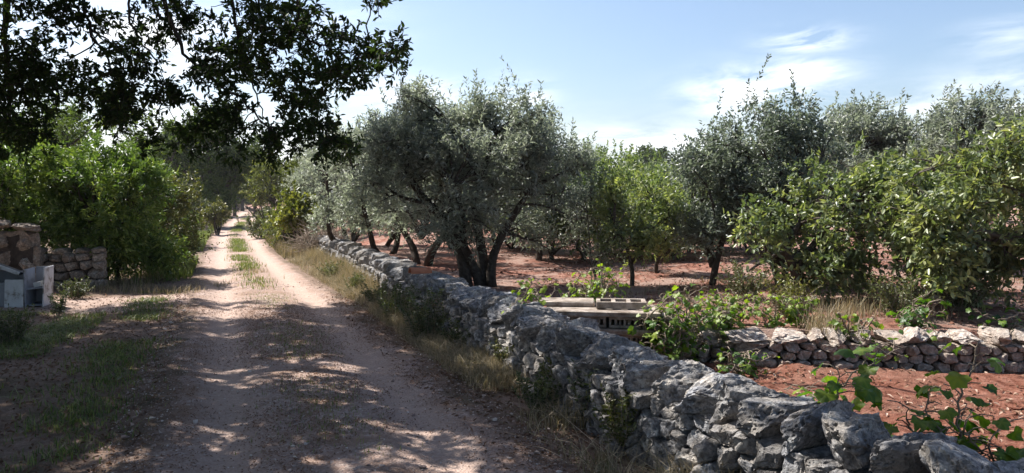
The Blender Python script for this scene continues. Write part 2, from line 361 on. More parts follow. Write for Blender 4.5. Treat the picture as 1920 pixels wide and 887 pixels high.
m, t = mat('clay'); n1 = noise(t, 14, 6, .65); finish(t, ramp(t, n1, [(.3, (.34, .12, .065)), (.7, (.50, .21, .12))]), .85, n1, .01, .5); M['clay'] = m
m, t = mat('white_melamine'); n1 = noise(t, 7, 7, .65, .4); n2 = noise(t, 45, 5)
c = ramp(t, n1, [(.36, (.22, .19, .165)), (.46, (.55, .555, .57)), (.7, (.66, .665, .69))]); finish(t, c, .5, n2, .002, .2, .4); M['white'] = m
m, t = mat('shaded_white_melamine'); n1 = noise(t, 6, 7, .65, .4)  # shade on the white cabinet boards is put into this darker blue-grey colour
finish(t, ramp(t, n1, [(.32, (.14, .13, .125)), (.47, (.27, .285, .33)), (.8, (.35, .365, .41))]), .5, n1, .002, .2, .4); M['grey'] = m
m, t = mat('black_plastic'); n1 = noise(t, 9, 6); finish(t, ramp(t, n1, [(.3, (.012, .012, .014)), (.7, (.035, .034, .036))]), .45, n1, .003, .3, .5); M['black'] = m
m, t = mat('old_wood'); n1 = noise(t, 12, 7, .7, 1.0); finish(t, ramp(t, n1, [(.3, (.20, .17, .145)), (.7, (.46, .41, .36))]), .9, n1, .01, .7, .15); M['wood'] = m

# ------------------------------------------------------------------ plan of the place
RY = np.array([-4, 0, 4.5, 7, 11, 15, 21, 34, 51, 75, 100, 125]); RX = np.array([2.0, .6, -.98, -1.93, -3.42, -5.05, -7.4, -12.2, -17.8, -25.6, -33.2, -38])
RW = np.array([2.75, 2.75, 2.7, 2.65, 2.6, 2.4, 2.15, 2.1, 2.2, 2.6, 3.2, 3.4])
_yy = np.linspace(-4, 125, 1300); _rx = np.interp(_yy, RY, RX); _k = np.ones(41) / 41
_rs = np.convolve(np.pad(_rx - (.6 - .36 * _yy), 20, mode='edge'), _k, 'valid') + (.6 - .36 * _yy)
_ws = np.convolve(np.pad(np.interp(_yy, RY, RW), 20, mode='edge'), _k, 'valid')
def road_x(Y): return np.interp(Y, _yy, _rs)
def road_w(Y): return np.interp(Y, _yy, _ws)
WALL = np.array([(2.85, .4), (2.3, 1.6), (1.76, 2.7), (1.18, 3.9), (.56, 5.3), (0.0, 6.9), (-1.0, 9.4), (-2.1, 12.4), (-3.2, 15.4), (-4.35, 18.4), (-5.2, 20.6)]) + np.array([.42, 0.])   # back edge of the wall top
def wall_x(Y): return np.interp(Y, WALL[:, 1], WALL[:, 0], left=None, right=None) if np.ndim(Y) == 0 and Y <= 20.6 else np.where(np.asarray(Y) <= 20.6, np.interp(Y, WALL[:, 1], WALL[:, 0]), -4.78 - .37 * (np.asarray(Y) - 20.6))
TER = np.array([(.5, 8.1), (1.3, 7.75), (2.3, 7.22), (4.2, 7.12), (6.4, 7.05), (9.5, 6.9)])
def gz(X, Y):                                         # small unevenness of the verge and lower plot
    P = np.stack([np.asarray(X, float) * .8, np.asarray(Y, float) * .8, np.zeros_like(np.asarray(X, float)) + 3.1], -1).reshape(-1, 3)
    return (fbm(P, 3) * .07).reshape(np.shape(X))
def track_z(X, Y):
    u = np.asarray(X) - road_x(Y); h = road_w(Y) / 2; rut = np.exp(-((np.abs(u) - h * .52) / .24) ** 2)
    edge = np.clip((h + .35 - np.abs(u)) / .5, 0, 1)
    return edge, rut
def ground_z(X, Y):
    e, r = track_z(X, Y); return gz(X, Y) * (1 - .7 * e) - .045 * e * r + .015 * e
FZ = .40
def field_z(X, Y):
    X = np.asarray(X, float); Y = np.asarray(Y, float)
    d = X - np.where(Y > 20.6, -4.78 - .37 * (Y - 20.6), np.interp(Y, WALL[:, 1], WALL[:, 0]))
    drop = np.where(Y > 19, np.clip(1 - d / 1.6, 0, 1), 0)
    P = np.stack([X * .5, Y * .5, X * 0 + 9.7], -1).reshape(-1, 3)
    P2 = np.stack([X * 5, Y * 5, X * 0 + 2.2], -1).reshape(-1, 3)
    return FZ * (1 - .9 * drop) + fbm(P, 3).reshape(X.shape) * .09 + fbm(P2, 2).reshape(X.shape) * .03 + .008 * np.clip(Y - 14, 0, 60)
def grid_mesh(mb, X, Y, Z, var=None):
    a, b = X.shape; V = np.stack([X, Y, Z], -1).reshape(-1, 3); i = np.arange(a - 1)[:, None] * b; j = np.arange(b - 1)[None]
    mb.add(V, np.stack([i + j, i + j + 1, i + b + j + 1, i + b + j], -1).reshape(-1, 4), var=None if var is None else var.ravel())
def graded(lo, hi, n, p):                             # spacing that grows away from the camera
    t = np.linspace(-1, 1, n); s = np.sign(t) * np.abs(t) ** p
    return np.where(s < 0, -s * lo, s * hi)

# ground sheet to the horizon
mb = MB(); xs = graded(-900, 900, 331, 3.2) - 1.5; ys = np.r_[np.linspace(-30, 1, 20), 1 + 999 * np.linspace(0, 1, 320)[1:] ** 3.0]
Xg, Yg = np.meshgrid(xs, ys, indexing='ij'); far = np.clip((np.hypot(Xg, Yg) - 60) / 60, 0, 1)
Zg = ground_z(Xg, Yg) * (1 - far); inside = np.clip((road_w(Yg) / 2 - .28 - np.abs(Xg - road_x(Yg))) / .3, 0, 1) * (Yg > -3.9) * (Yg < 124); Zg = Zg - .14 * inside; grid_mesh(mb, Xg, Yg, Zg); tag(mb.build('ground', M['dirt']), kind='structure')
# gravel track: a sheet that follows the ground
mb = MB(); ys = np.r_[np.linspace(-4, 14, 420), np.linspace(14, 125, 500)[1:]]; us = np.linspace(-1, 1, 61)
Yt = np.repeat(ys[None], 61, 0); Ut = us[:, None] * (road_w(ys) / 2 + .18 * vnoise(np.stack([ys * 1.3, ys * 0, ys * 0], -1)) + .12 * vnoise(np.stack([ys * 6, ys * 0 + 4, ys * 0], -1)))[None]
Xt = road_x(Yt) + Ut; e, r = track_z(Xt, Yt)
fine = fbm(np.stack([Xt * 6, Yt * 6, Xt * 0], -1).reshape(-1, 3), 3).reshape(Xt.shape) * .012
lift = .012 * (1 - np.abs(us[:, None]) ** 8) + .006
grid_mesh(mb, Xt, Yt, ground_z(Xt, Yt) + lift + fine * (1 - np.abs(us[:, None]) ** 6) * np.clip((20 - Yt) / 10, 0, 1), np.clip(r * 1.1, 0, 1) - 1.2 * np.clip((np.abs(us[:, None]) - .72) / .25, 0, 1)); tag(mb.build('track', M['track']), kind='structure')
# the side lane that leaves the track on the left, towards the gate pillar: a trodden bare patch
mb = MB(); a = np.linspace(0, 1, 50); bq = np.linspace(-1, 1, 24)
A, B = np.meshgrid(a, bq, indexing='ij'); Xl = -4.6 - 3.6 * A + .25 * vnoise(np.stack([A * 8, B * 2, A * 0], -1).reshape(-1, 3)).reshape(A.shape); Yl = 11.9 - .6 * A + B * (.95 + .35 * np.sin(A * 5)) 
grid_mesh(mb, Xl, Yl, ground_z(Xl, Yl) + .012 - .02 * np.abs(B) ** 6 - .02 * np.abs(2 * A - 1) ** 12, .6 - 1.8 * np.clip((np.maximum(np.abs(B), np.abs(2 * A - 1)) - .6) / .38, 0, 1)); tag(mb.build('path', M['track']), kind='structure')
# red soil of the lower plot (between the long wall and the terrace)
mb = MB(); s = np.linspace(0, 1, 150); ys = np.linspace(-2, 8.2, 150); S, Yp = np.meshgrid(s, ys, indexing='ij')
wx = np.interp(Yp, WALL[:, 1], WALL[:, 0]) + np.where(Yp < .4, (.4 - Yp) * .46, 0) - .12
Xp = wx + S ** 1.3 * 11
P = np.stack([Xp * 4, Yp * 4, Xp * 0 + 5], -1).reshape(-1, 3)
grid_mesh(mb, Xp, Yp, ground_z(Xp, Yp) + .05 + fbm(P, 4).reshape(Xp.shape) * .06 + (.014 * np.sin((Yp * .9 + Xp * .15) * 9) * np.clip(S * 8, 0, 1) + .014)); tag(mb.build('soil', M['tilled']), kind='structure')
# red soil field above the terrace wall
mb = MB(); vv = np.r_[np.linspace(0, 1, 260) ** 2.2]; s = np.linspace(0, 1, 240) ** 1.8; S, T_ = np.meshgrid(s, vv, indexing='ij')
Yf0 = np.interp(np.linspace(0, 1, 240), np.linspace(0, 1, 240), np.zeros(240))
Xraw = .1 + S * 90
ylo = np.interp(Xraw, TER[:, 0], TER[:, 1]) - .08
Yf = ylo + T_ * 110
Xf = np.interp(Yf, WALL[:, 1], WALL[:, 0]) * (Yf <= 20.6) + (Yf > 20.6) * (-4.78 - .37 * (Yf - 20.6)) - .08 + S * 90 + np.interp(S[:, :1] * 90, [0, .5], [0, 0])
# lower edge follows the terrace line
Yf = np.where(T_ == 0, np.interp(Xf, TER[:, 0], TER[:, 1]) - .1, np.maximum(Yf, np.interp(Xf, TER[:, 0], TER[:, 1]) - .1 + 1e-3 * T_))
Zf = field_z(Xf, Yf); Zf[:, 0] -= .16
grid_mesh(mb, Xf, Yf, Zf); tag(mb.build('field', M['soil']), kind='structure')

# ------------------------------------------------------------------ thin summer haze
m, t = mat('haze'); v_ = N(t, 'ShaderNodeVolumePrincipled'); v_.inputs['Color'].default_value = (.93, .95, 1, 1); v_.inputs['Density'].default_value = .0004; v_.inputs['Anisotropy'].default_value = .2
t.links.new(v_.outputs[0], N(t, 'ShaderNodeOutputMaterial').inputs['Volume']); M['haze'] = m
tag(box(MB(), (0, 490, 9), (1900, 1060, 24), 0, 0).build('haze', M['haze'], None, False), 'thin pale summer haze', kind='stuff')
# ------------------------------------------------------------------ dry stone walls
def cells(L, H, size, asp, seed):
    """relaxed random cells on a length x height face -> list of (centre, polygon)"""
    g = np.random.default_rng(seed); sx, sz = size * asp, size / asp
    nz = max(2, round(H / sz)); pts = []
    for k in range(nz):
        x = -g.random() * sx
        while x < L:
            x += sx * (.65 + .7 * g.random()); pts.append((x, (k + .5) * H / nz + g.normal() * .16 * H / nz))
    pts = np.array(pts); pts = pts[(pts[:, 0] > 0) & (pts[:, 0] < L)]; out = []
    for i, p in enumerate(pts):
        poly = [(max(0, p[0] - 3 * sx), 0), (min(L, p[0] + 3 * sx), 0), (min(L, p[0] + 3 * sx), H), (max(0, p[0] - 3 * sx), H)]
        near = np.where((np.abs(pts[:, 0] - p[0]) < 3 * sx) & (np.abs(pts[:, 1] - p[1]) < 3 * sz))[0]
        for j in near:
            if j == i: continue
            n = pts[j] - p; mid = (pts[j] + p) / 2; n = n * np.array([1 / asp ** 2, asp ** 2]) ; q = []
            for a in range(len(poly)):
                A_, B_ = np.array(poly[a]), np.array(poly[(a + 1) % len(poly)]); da, db = (A_ - mid) @ n, (B_ - mid) @ n
                if da <= 0: q.append(tuple(A_))
                if da * db < 0: q.append(tuple(A_ + (B_ - A_) * da / (da - db)))
            poly = q
            if len(poly) < 3: break
        if len(poly) >= 3: out.append((np.mean(poly, 0), np.array(poly)))
    return out
def cell_stone(c, poly, depth, k, gap=.9, rough=.10, sq=.38, ex_=.55, ncut=6, tilt=.75):
    d, Fc = ico(k); th = np.arctan2(d[:, 1], d[:, 0]); ph = np.hypot(d[:, 0], d[:, 1])
    r = np.full(len(d), 1e9); ct, st = np.cos(th), np.sin(th)
    for a in range(len(poly)):
        p, q = poly[a] - c, poly[(a + 1) % len(poly)] - c; e = q - p; nrm = np.array([e[1], -e[0]]); dd = p @ nrm
        den = ct * nrm[0] + st * nrm[1]
        if dd < 0: dd, den = -dd, -den
        ok = den > 1e-6; r[ok] = np.minimum(r[ok], dd / den[ok])
    r = np.minimum(r, 1.0); size = math.sqrt(max(1e-6, np.mean(r ** 2)))
    rr = np.minimum(r, size * 1.75) * gap * ph ** sq
    V = np.stack([ct * rr, np.sign(d[:, 2]) * np.abs(d[:, 2]) ** ex_ * depth, st * rr], -1)
    o = rng.random(3) * 40
    for _ in range(ncut):                                # broken facets on the outer face
        n = norm(np.array([rng.normal() * tilt, 1.0, rng.normal() * tilt])); h = depth * (.62 + .4 * rng.random()); ex = V @ n - h; V = V - n * np.maximum(ex, 0)[:, None]
    V = V + (d * ((fbm(d * 1.5 + o, 3, .5) * 4.2 + fbm(d * 5.5 + o, 3, .6) * 1.5 - 1.1 * np.exp(-(fbm(d * 2.4 + o + 9, 2) / .06) ** 2)) * size * rough)[:, None])[:, [0, 2, 1]]
    return V, Fc
def boulder(dims, k=4, p=3.2, cuts=5, amp=.16, fine=.05, seed=0):
    d, Fc = ico(k); g = np.random.default_rng(seed); V = d / (np.sum(np.abs(d) ** p, 1) ** (1 / p))[:, None]
    for _ in range(cuts):
        n = norm(g.normal(size=3)); h = .60 + .40 * g.random(); V = V - n * np.maximum(V @ n - h, 0)[:, None]
    o = g.random(3) * 40
    low = fbm(d * 1.15 + o, 2); mid = fbm(d * 3.4 + o + 5, 5, .62); crk = np.exp(-(fbm(d * 2.0 + o + 11, 3) / .045) ** 2); pit = np.clip(fbm(d * 8 + o + 3, 3) - .12, 0, 1)
    V = V * (1 + amp * 2.2 * low + fine * 2.6 * mid - .11 * crk - .30 * pit)[:, None]
    return V * np.asarray(dims) / 2, Fc
class Path:
    def __init__(s, pts):
        s.P = smooth_path(pts, 400); s.d = np.r_[0, np.cumsum(np.linalg.norm(np.diff(s.P, axis=0), axis=1))]; s.L = s.d[-1]; s.T = norm(np.gradient(s.P, axis=0))
    def pos(s, q): return np.stack([np.interp(q, s.d, s.P[:, i]) for i in range(2)], -1)
    def tan(s, q): return norm(np.stack([np.interp(q, s.d, s.T[:, i]) for i in range(2)], -1))
def stone_wall(name, label, pts, H, thick, mat_, cell=.17, asp=1.25, cap=(.34, .26), capmat=None, ztop=None, zbase=0.0, hi=lambda p: True, seed=1, both=True, batter=.10, capk=4, cap_amp=.16, capjit=.3, group=None, ang=False):
    """pts: plan line of the BACK edge; the stones face to the left of the walking direction and (lower detail) to the right"""
    W = Path(pts); root = empty(name, (*W.pos(W.L * .5), zbase), label, 'stone wall', group); loc = np.array([*W.pos(W.L * .5), zbase])
    def place(V, s0):                                  # local (along, outward, up) -> world
        q = s0 + V[:, 0]; qc = np.clip(q, 0, W.L); P = W.pos(qc); T = W.tan(qc); Nn = np.stack([-T[:, 1], T[:, 0]], -1)
        XY = P + T * (q - qc)[:, None] + Nn * V[:, 1][:, None]; return np.column_stack([XY, V[:, 2]])
    face = MB()
    for side in ((0, 1) if both else (0,)):
        for c, poly in cells(W.L, H, cell, asp, seed + side):
            wp = W.pos(c[0]); k = (4 if wp[1] < 6.2 else 3) if (side == 0 and hi(wp)) else 2
            dep = min(.16, thick * .33) * (.8 + .35 * rng.random())
            V, Fc = cell_stone(c, poly, dep, k, gap=.86 + .12 * rng.random()) if not ang else cell_stone(c, poly, dep, max(k, 3), .84 + .13 * rng.random(), .06, .13, .3, 12, .9)
            if side == 1: V[:, 1] *= -1; Fc = Fc[:, ::-1]
            lean = batter * (1 - c[1] / H) * (1 if side == 0 else -.3)
            off = (thick - dep * .92 + rng.normal() * .015) if side == 0 else dep * .92
            V = V + np.array([0, off + lean, c[1]])
            v_ = c[0]; V[:, 0] += 0
            Wd = place(np.column_stack([V[:, 0], V[:, 1], V[:, 2] + zbase]), c[0])
            face.add(Wd, Fc, var=rng.random())
    face.build('stonework', mat_, root, loc=loc, crisp=32)
    core = MB(); q = np.linspace(.13, W.L - .13, 160); prof = [(thick * .66 + batter * .8, -.15), (thick * .62, H * .92), (thick * .36, H * .92), (thick * .34, -.15)]
    V = np.concatenate([place(np.column_stack([np.zeros(4), [p[0] for p in prof], [p[1] + zbase for p in prof]]), s_) for s_ in q]); n = 4
    i = np.arange(len(q) - 1)[:, None] * n; j = np.arange(n)[None]; j2 = (j + 1) % n
    core.add(V, np.stack([i + j, i + n + j, i + n + j2, i + j2], -1).reshape(-1, 4), np.array([[0, 1, 2, 3]]), np.array([[n * (len(q) - 1) + z for z in (3, 2, 1, 0)]])); core.build('rubble_core', M['core'], root, smooth=False, loc=loc)
    if cap:
        s_ = .0; i = 0; g = np.random.default_rng(seed + 50)
        while s_ < W.L:
            wdt = cap[0] * (1 + capjit * (g.random() * 2 - .8)); hgt = cap[1] * (1 + .5 * capjit * (g.random() * 2 - 1)); dpt = thick * (1.0 + .28 * g.random())
            wp = W.pos(min(W.L, s_ + wdt / 2)); kk = capk if hi(wp) else 3
            V, Fc = boulder((wdt * .95, dpt, hgt * 1.35), kk, 4.2 if not ang else 5, 16, cap_amp, .055 if not ang else .03, seed * 100 + i)
            yaw = g.normal() * .12; V = np.column_stack([V[:, 0] * math.cos(yaw) - V[:, 1] * math.sin(yaw), V[:, 0] * math.sin(yaw) + V[:, 1] * math.cos(yaw), V[:, 2] + V[:, 0] * g.normal() * .12])
            V = V + np.array([0, thick * .5 + g.normal() * .02, H + hgt * .40 + (0 if ztop is None else ztop(s_))])
            b = MB(); b.add(place(np.column_stack([V[:, 0], V[:, 1], V[:, 2] + zbase]), s_ + wdt / 2), Fc, var=g.random() ** 1.3); b.build('capstone', capmat or mat_, root, loc=loc, crisp=32)
            s_ += wdt; i += 1
    return root

stone_wall('dry_stone_wall', 'long grey dry stone wall with big weathered capstones along the right of the gravel track', WALL, .42, .46, M['stone'], cell=.13, asp=1.15, cap=(.245, .195), hi=lambda p: p[1] < 9.5, seed=3, capk=5, cap_amp=.065, capjit=.27, ztop=lambda s_: .05 * max(0, 1 - s_ / 3.2))
stone_wall('dry_stone_wall', 'low terrace wall of small brownish broken stones across the red soil plot', TER[::-1], .30, .40, M['stone_warm'], cell=.098, asp=1.35, cap=(.21, .115), capmat=M['stone_pale'], hi=lambda p: True, seed=9, capk=4, cap_amp=.16, batter=.06, capjit=.45, ang=True)

# left side walls
a = on(60, 545); b_ = on(186, 540)
stone_wall('dry_stone_wall', 'short dark stone wall with a rounded end under the leafy bushes', [(b_[0] + .05, b_[1] + .3), (a[0] - 1.6, a[1] + .35)], .62, .36, M['stone_warm'], cell=.20, asp=1.25, cap=(.3, .10), seed=21, capk=3, ang=True)
p = at(20, 480, 13.0)
stone_wall('block_wall', 'tall wall of large squared stone blocks behind the discarded white cabinet', [(p[0] + .30, 13.5), (p[0] - 2.5, 13.2)], 1.05, .34, M['stone_warm'], cell=.38, asp=1.15, cap=(.55, .14), seed=25, capk=3, cap_amp=.08, batter=.02, ang=True)
p = on(372, 438)
stone_wall('stone_pier', 'pale grey stone wall stub beside the track in front of the dark round bush', [(p[0] + .35, p[1] + .5), (p[0] - .7, p[1] + .6)], .68, .5, M['stone_pale'], cell=.26, asp=1.2, cap=(.4, .16), seed=27, capk=3)
stone_wall('stone_pier', 'small pale pillar of stones at the far end of the track', [(-35.0, 101), (-36.6, 101)], .75, .6, M['stone_pale'], cell=.4, asp=1.2, cap=(.6, .2), seed=29, capk=3)
stone_wall('dry_stone_wall', 'pale boundary wall closing the view at the far right end of the track', [(-27.4, 98), (-33.4, 104)], .8, .5, M['stone_pale'], cell=.4, asp=1.2, cap=(.6, .2), seed=31, capk=3)

# ------------------------------------------------------------------ trees
def tree(name, label, base, stems, limbs, clumps, leaf, L, W, nl=9, shape='long', bark='bark', tl=.22, up=.5, droop=0., spread=.9, group=None, cat='tree', lean=(0, 0, 0), shoots=0, sub=1, var0=.5, twigs=False, shell=.45):
    """stems/limbs: list of (points, r0, r1); clumps: list of (centre, r, twigs)"""
    base = np.asarray(base, float); root = empty(name, base, label, cat, group)
    tr = MB(); cr = MB()
    for pts, r0, r1 in stems:
        Q = smooth_path(pts, 14); tube(tr, Q, np.linspace(1, 0, 14) ** .8 * (r0 - r1) + r1, 9, wob=.25)
        k = len(tr.V) - 1
    tips = np.concatenate([smooth_path(p_, 14)[5:] for p_, _, _ in (stems + limbs)]) if stems else base[None]
    for pts, r0, r1 in limbs:
        Q = smooth_path(pts, 12); tube(tr, Q, np.linspace(r0, r1, 12), 7, wob=.2)
    for c, r, n in clumps:
        c = np.asarray(c, float)
        j = np.argmin(np.linalg.norm(tips - c, axis=1) + .6 * np.maximum(0, tips[:, 2] - c[2])); q0 = tips[j]
        Ld = np.linalg.norm(c - q0); Q = curve(q0, c, 7, .08, .05); tube(tr, Q, np.linspace(min(.045, .012 + .016 * Ld), .006, 7), 5)
        for _ in range(3):
            e = c + runit(1)[0] * r * .8; tube(tr, curve(Q[4], e, 5, .06, .06), np.linspace(.009, .003, 5), 4)
        for s in range(sub):                           # break the clump into uneven sprays
            cc = c if sub == 1 else c + runit(1)[0] * r * .62 * rng.random() ** .4
            clump(cr, cc, r if sub == 1 else r * (.32 + .3 * rng.random()), max(3, n // sub), nl, L, W, shape, tl, up, var0, .25, droop, spread, .85, lean, tr if twigs else None, shell)
    tr.build('trunk', M[bark], root, loc=base)
    if shoots:
        cs = [c for c in clumps]; m = shoots; bs = []; 
        top = np.array([np.asarray(c, float) + np.array([0, 0, r * .7]) for c, r, n in cs])
        for _ in range(m): bs.append(top[rng.integers(len(top))] + rng.normal(size=3) * .14)
        d = norm(np.array([0, 0, 1.0]) + .24 * rng.normal(size=(m, 3)) + np.array(lean)); twig_leaves(cr, np.array(bs) - d * .14, d, .22 + .24 * rng.random(m), 24, L * .85, W, shape, .5, .3, .7, 0., tr)
    cr.build('crown', M[leaf], root, loc=base)
    return root
def blob(px, py, Y, rx, ry, rz_px, n, r, tw, seed=None, shellbias=.5):
    """n clumps filling an ellipsoid: centre pixel at distance Y, half sizes rx,ry px and depth rz m"""
    g = np.random.default_rng(seed if seed is not None else rng.integers(1e6)); u = norm(g.normal(size=(n, 3))); rad = (shellbias + (1 - shellbias) * g.random(n)) ** .6
    c = at(px, py, Y); s = Y / F
    return [(c + u[i] * rad[i] * np.array([rx * s, rz_px, ry * s]), r * (.75 + .5 * g.random()), tw) for i in range(n)]

# --- the overhanging oak: trunk out of frame on the left, boughs over the track
TB = np.array([-8.2, 9.2, 0.0])
vis = [(25, 50, 7.2, .42), (70, 110, 7.0, .40), (20, 130, 7.4, .42), (60, 190, 7.2, .34), (15, 215, 7.3, .36), (95, 40, 6.8, .32), (30, 265, 7.6, .20), (115, 165, 6.8, .18), (95, 235, 7.4, .12),
       (150, 30, 6.8, .26), (170, 85, 6.8, .26), (205, 130, 6.7, .28), (235, 165, 6.7, .30), (190, 165, 6.9, .22), (260, 190, 6.6, .26), (160, 140, 7.0, .16), (215, 70, 7, .26), (225, 25, 7, .26),
       (300, 215, 6.8, .22), (345, 235, 6.8, .22), (300, 165, 6.6, .10), (235, 235, 7.1, .12), (275, 250, 7.2, .14), (330, 260, 7.3, .16), (380, 215, 7, .18), (385, 265, 7.2, .2), (425, 245, 7, .2),
       (290, 15, 7.2, .26), (350, 30, 7.3, .24), (400, 15, 7.3, .26), (405, 70, 7.1, .22), (450, 30, 7.0, .30), (505, 25, 7.0, .32), (555, 25, 6.9, .28), (575, 10, 6.9, .2), (445, 85, 7.0, .24), (500, 80, 6.9, .28), (545, 70, 6.9, .22),
       (430, 120, 7.2, .2), (480, 135, 7, .26), (525, 130, 6.9, .24), (460, 180, 7.1, .22), (510, 185, 7.0, .22), (545, 175, 6.9, .18), (500, 230, 7.1, .2), (460, 225, 7.2, .18), (540, 235, 7.1, .18), (500, 270, 7.2, .15), (520, 290, 7.2, .12),
       (595, 115, 6.7, .2), (625, 85, 6.6, .15), (640, 125, 6.5, .2), (680, 110, 6.5, .2), (715, 95, 6.4, .18), (735, 120, 6.4, .15), (690, 150, 6.5, .14), (650, 160, 6.6, .12), (595, 160, 6.7, .15), (570, 200, 6.9, .12),
       (600, 225, 7.0, .18), (625, 250, 7.0, .17), (585, 255, 7.1, .18), (615, 285, 7.1, .15), (645, 275, 7.0, .12), (700, 3, 6.2, .10), (370, 130, 6.8, .07), (335, 175, 6.8, .08), (350, 20, 6.6, .18)]
oc = [(at(px, py, Y) + np.array([0, rng.normal() * .35, 0]), r) for px, py, Y, r in vis]
# upper canopy out of the picture: it shades the foreground, with gaps where the track is sunlit
lit = [(600, 745, 130, 24), (340, 838, 95, 38), (640, 695, 110, 12), (400, 712, 60, 12), (875, 797, 40, 16), (800, 808, 70, 10), (720, 785, 40, 12), (420, 592, 80, 8), (950, 770, 50, 14), (250, 605, 50, 8), (60, 675, 60, 14), (160, 600, 80, 8)]
upper = []
for gx in np.arange(-10.0, 3.3, .52):
    for gy in np.arange(1.0, 11.5, .52):
        for lay in range(2):
            g = np.array([gx + rng.uniform(-.26, .26), gy + rng.uniform(-.26, .26), 0.0])
            if g[0] > 2.2 + .18 * (8 - g[1]) or g[1] > 11.2 + .35 * math.sin(g[0] * 2.3) + .25 * math.sin(g[0] * 5.1): continue
            wx_ = float(np.interp(g[1], WALL[:, 1], WALL[:, 0]))
            if g[0] > wx_ - .6: g[2] = .55
            if g[0] > wx_ + .25: continue
            px, py, zc = proj(g)
            if zc[0] > .3 and any(((px[0] - a) / (rx + 14)) ** 2 + ((py[0] - b) / (ry + 7)) ** 2 < 1 for a, b, rx, ry in lit): continue
            if g[0] > wx_ - .95 and 925 < px[0] < 1165 and 8.4 > g[1] > 4.4 and g[2] > 0 and lay < 2 and rng.random() < .9: continue
            if g[2] > 0 and any(((px[0] - a) / (rx + 25)) ** 2 + ((py[0] - b) / (ry + 20)) ** 2 < 1 for a, b, rx, ry in ((1500, 785, 70, 30), (1610, 845, 35, 35), (1400, 715, 60, 25), (1270, 680, 50, 20), (1830, 845, 60, 20))): continue
            Hm = max(3.3, (2.45 + .256 * g[1]) / .886); c = g + SV * (rng.uniform(Hm, Hm + 2.6) - g[2]) / SV[2]
            upper.append((c, .26 + .14 * rng.random()))
added_canopy = []
while len(added_canopy) < 330:                              # extra unseen crown behind and left of the viewer, added to block sky light
    c = np.array([rng.uniform(-13, 2.5), rng.uniform(-8, 9), rng.uniform(2.6, 8.5)])
    if c[1] > 3.2 and c[0] > -8.2: continue
    px, py, zc = proj(c)
    if zc[0] > -1.0 and c[1] < 3.2 and c[2] < 3.6 + .5 * max(0, c[1]): continue
    if zc[0] > .2 and px[0] > -F * .75 / zc[0] and py[0] + .8 * F / zc[0] > 0: continue
    added_canopy.append((c, .45 + .2 * rng.random()))
root = empty('oak_tree', TB, 'large dark oak whose leafy boughs hang over the track from the upper left', 'tree')
tr = MB(); cr = MB()
tube(tr, smooth_path([TB, TB + [.1, 0, 1.2], TB + [.4, -.1, 2.4], TB + [.7, -.2, 3.4]], 14), np.linspace(.36, .22, 14), 12, wob=.2)
hub = TB + np.array([.6, -.2, 3.2]); boughs = []
for e in ([-5.2, 7.6, 4.9], [-2.6, 7.2, 4.6], [-.6, 6.4, 5.2], [-5.5, 10.5, 5.6], [-4.0, 12.6, 6.2], [-3.5, 5.0, 6.0], [-1.0, 8.8, 6.6], [-7.0, 5.0, 6.0], [-8.5, 12.4, 6.0], [-5.5, 8.0, 7.6]):
    Q = curve(hub, np.array(e), 16, .10, .035); boughs.append(Q); tube(tr, Q, np.linspace(.15, .03, 16), 8, wob=.15)
def pixpath(ps): return np.array([at(*p) for p in ps])
for ps, r0, r1 in (([(300, -60, 7.0), (318, 35, 6.9), (345, 100, 6.8), (385, 145, 6.8), (430, 170, 6.9), (470, 205, 7.0), (500, 240, 7.1)], .022, .007), ([(238, -60, 6.9), (244, 20, 6.9), (240, 40, 6.9), (262, 75, 6.8), (290, 105, 6.8), (300, 160, 6.7), (318, 180, 6.8)], .014, .004),
                   ([(555, -40, 6.8), (560, 45, 6.7), (585, 85, 6.6), (620, 90, 6.6), (690, 110, 6.5)], .016, .004), ([(430, -60, 7.0), (440, 60, 7.1), (470, 150, 7.1), (500, 230, 7.1)], .018, .005),
                   ([(150, -60, 7), (165, 60, 6.8), (220, 140, 6.7), (262, 190, 6.6)], .018, .005), ([(10, -60, 7.1), (8, 60, 7.2), (14, 160, 7.3), (20, 230, 7.3)], .035, .012), ([(500, 130, 6.9), (560, 190, 6.9), (600, 225, 7.0), (618, 280, 7.1)], .010, .003),
                   ([(296, -40, 6.9), (293, 60, 6.8), (297, 110, 6.8), (310, 160, 6.7)], .008, .003)):
    Q = smooth_path(pixpath(ps), 22) + rng.normal(size=(22, 3)) * .012; boughs.append(Q); tube(tr, Q, np.linspace(r0, r1, 22), 6, wob=.2)
    j = np.argmin([np.min(np.linalg.norm(b - Q[0], axis=1)) for b in boughs[:10]]); bq = boughs[j][np.argmin(np.linalg.norm(boughs[j] - Q[0], axis=1))]
    tube(tr, curve(bq, Q[0], 10, .05, .05), np.linspace(r0 * 1.5, r0, 10), 6)
BP = np.concatenate(boughs)
for c, r in oc:
    q0 = BP[np.argmin(np.linalg.norm(BP - c, axis=1))]; tube(tr, curve(q0, c, 8, .05, .09), np.linspace(.008, .003, 8), 4)
    n = int((13 + 190 * r * r) * (1.5 if proj(c)[0][0] < 110 else 1))
    for s in range(3): clump(cr, c + rng.normal(size=3) * r * .5, r * .52, max(4, int(n * .62)), 8, .056, .0225, 'long', .10, .15, .45, .3, .05, 1.0, .9, shell=.25, tw=tr)
BM = np.concatenate(boughs[:10])
for c, r in upper:
    q0 = BM[np.argmin(np.linalg.norm(BM - c, axis=1))]; tube(tr, curve(q0, c, 7, .03, .05), np.linspace(.012, .004, 7), 4)
    for s in range(2): clump(cr, c + rng.normal(size=3) * r * .5, r * .8, 18, 9, .10, .052, 'long', .20, .2, .45, .3, .05, 1.0, .7, shell=.2)
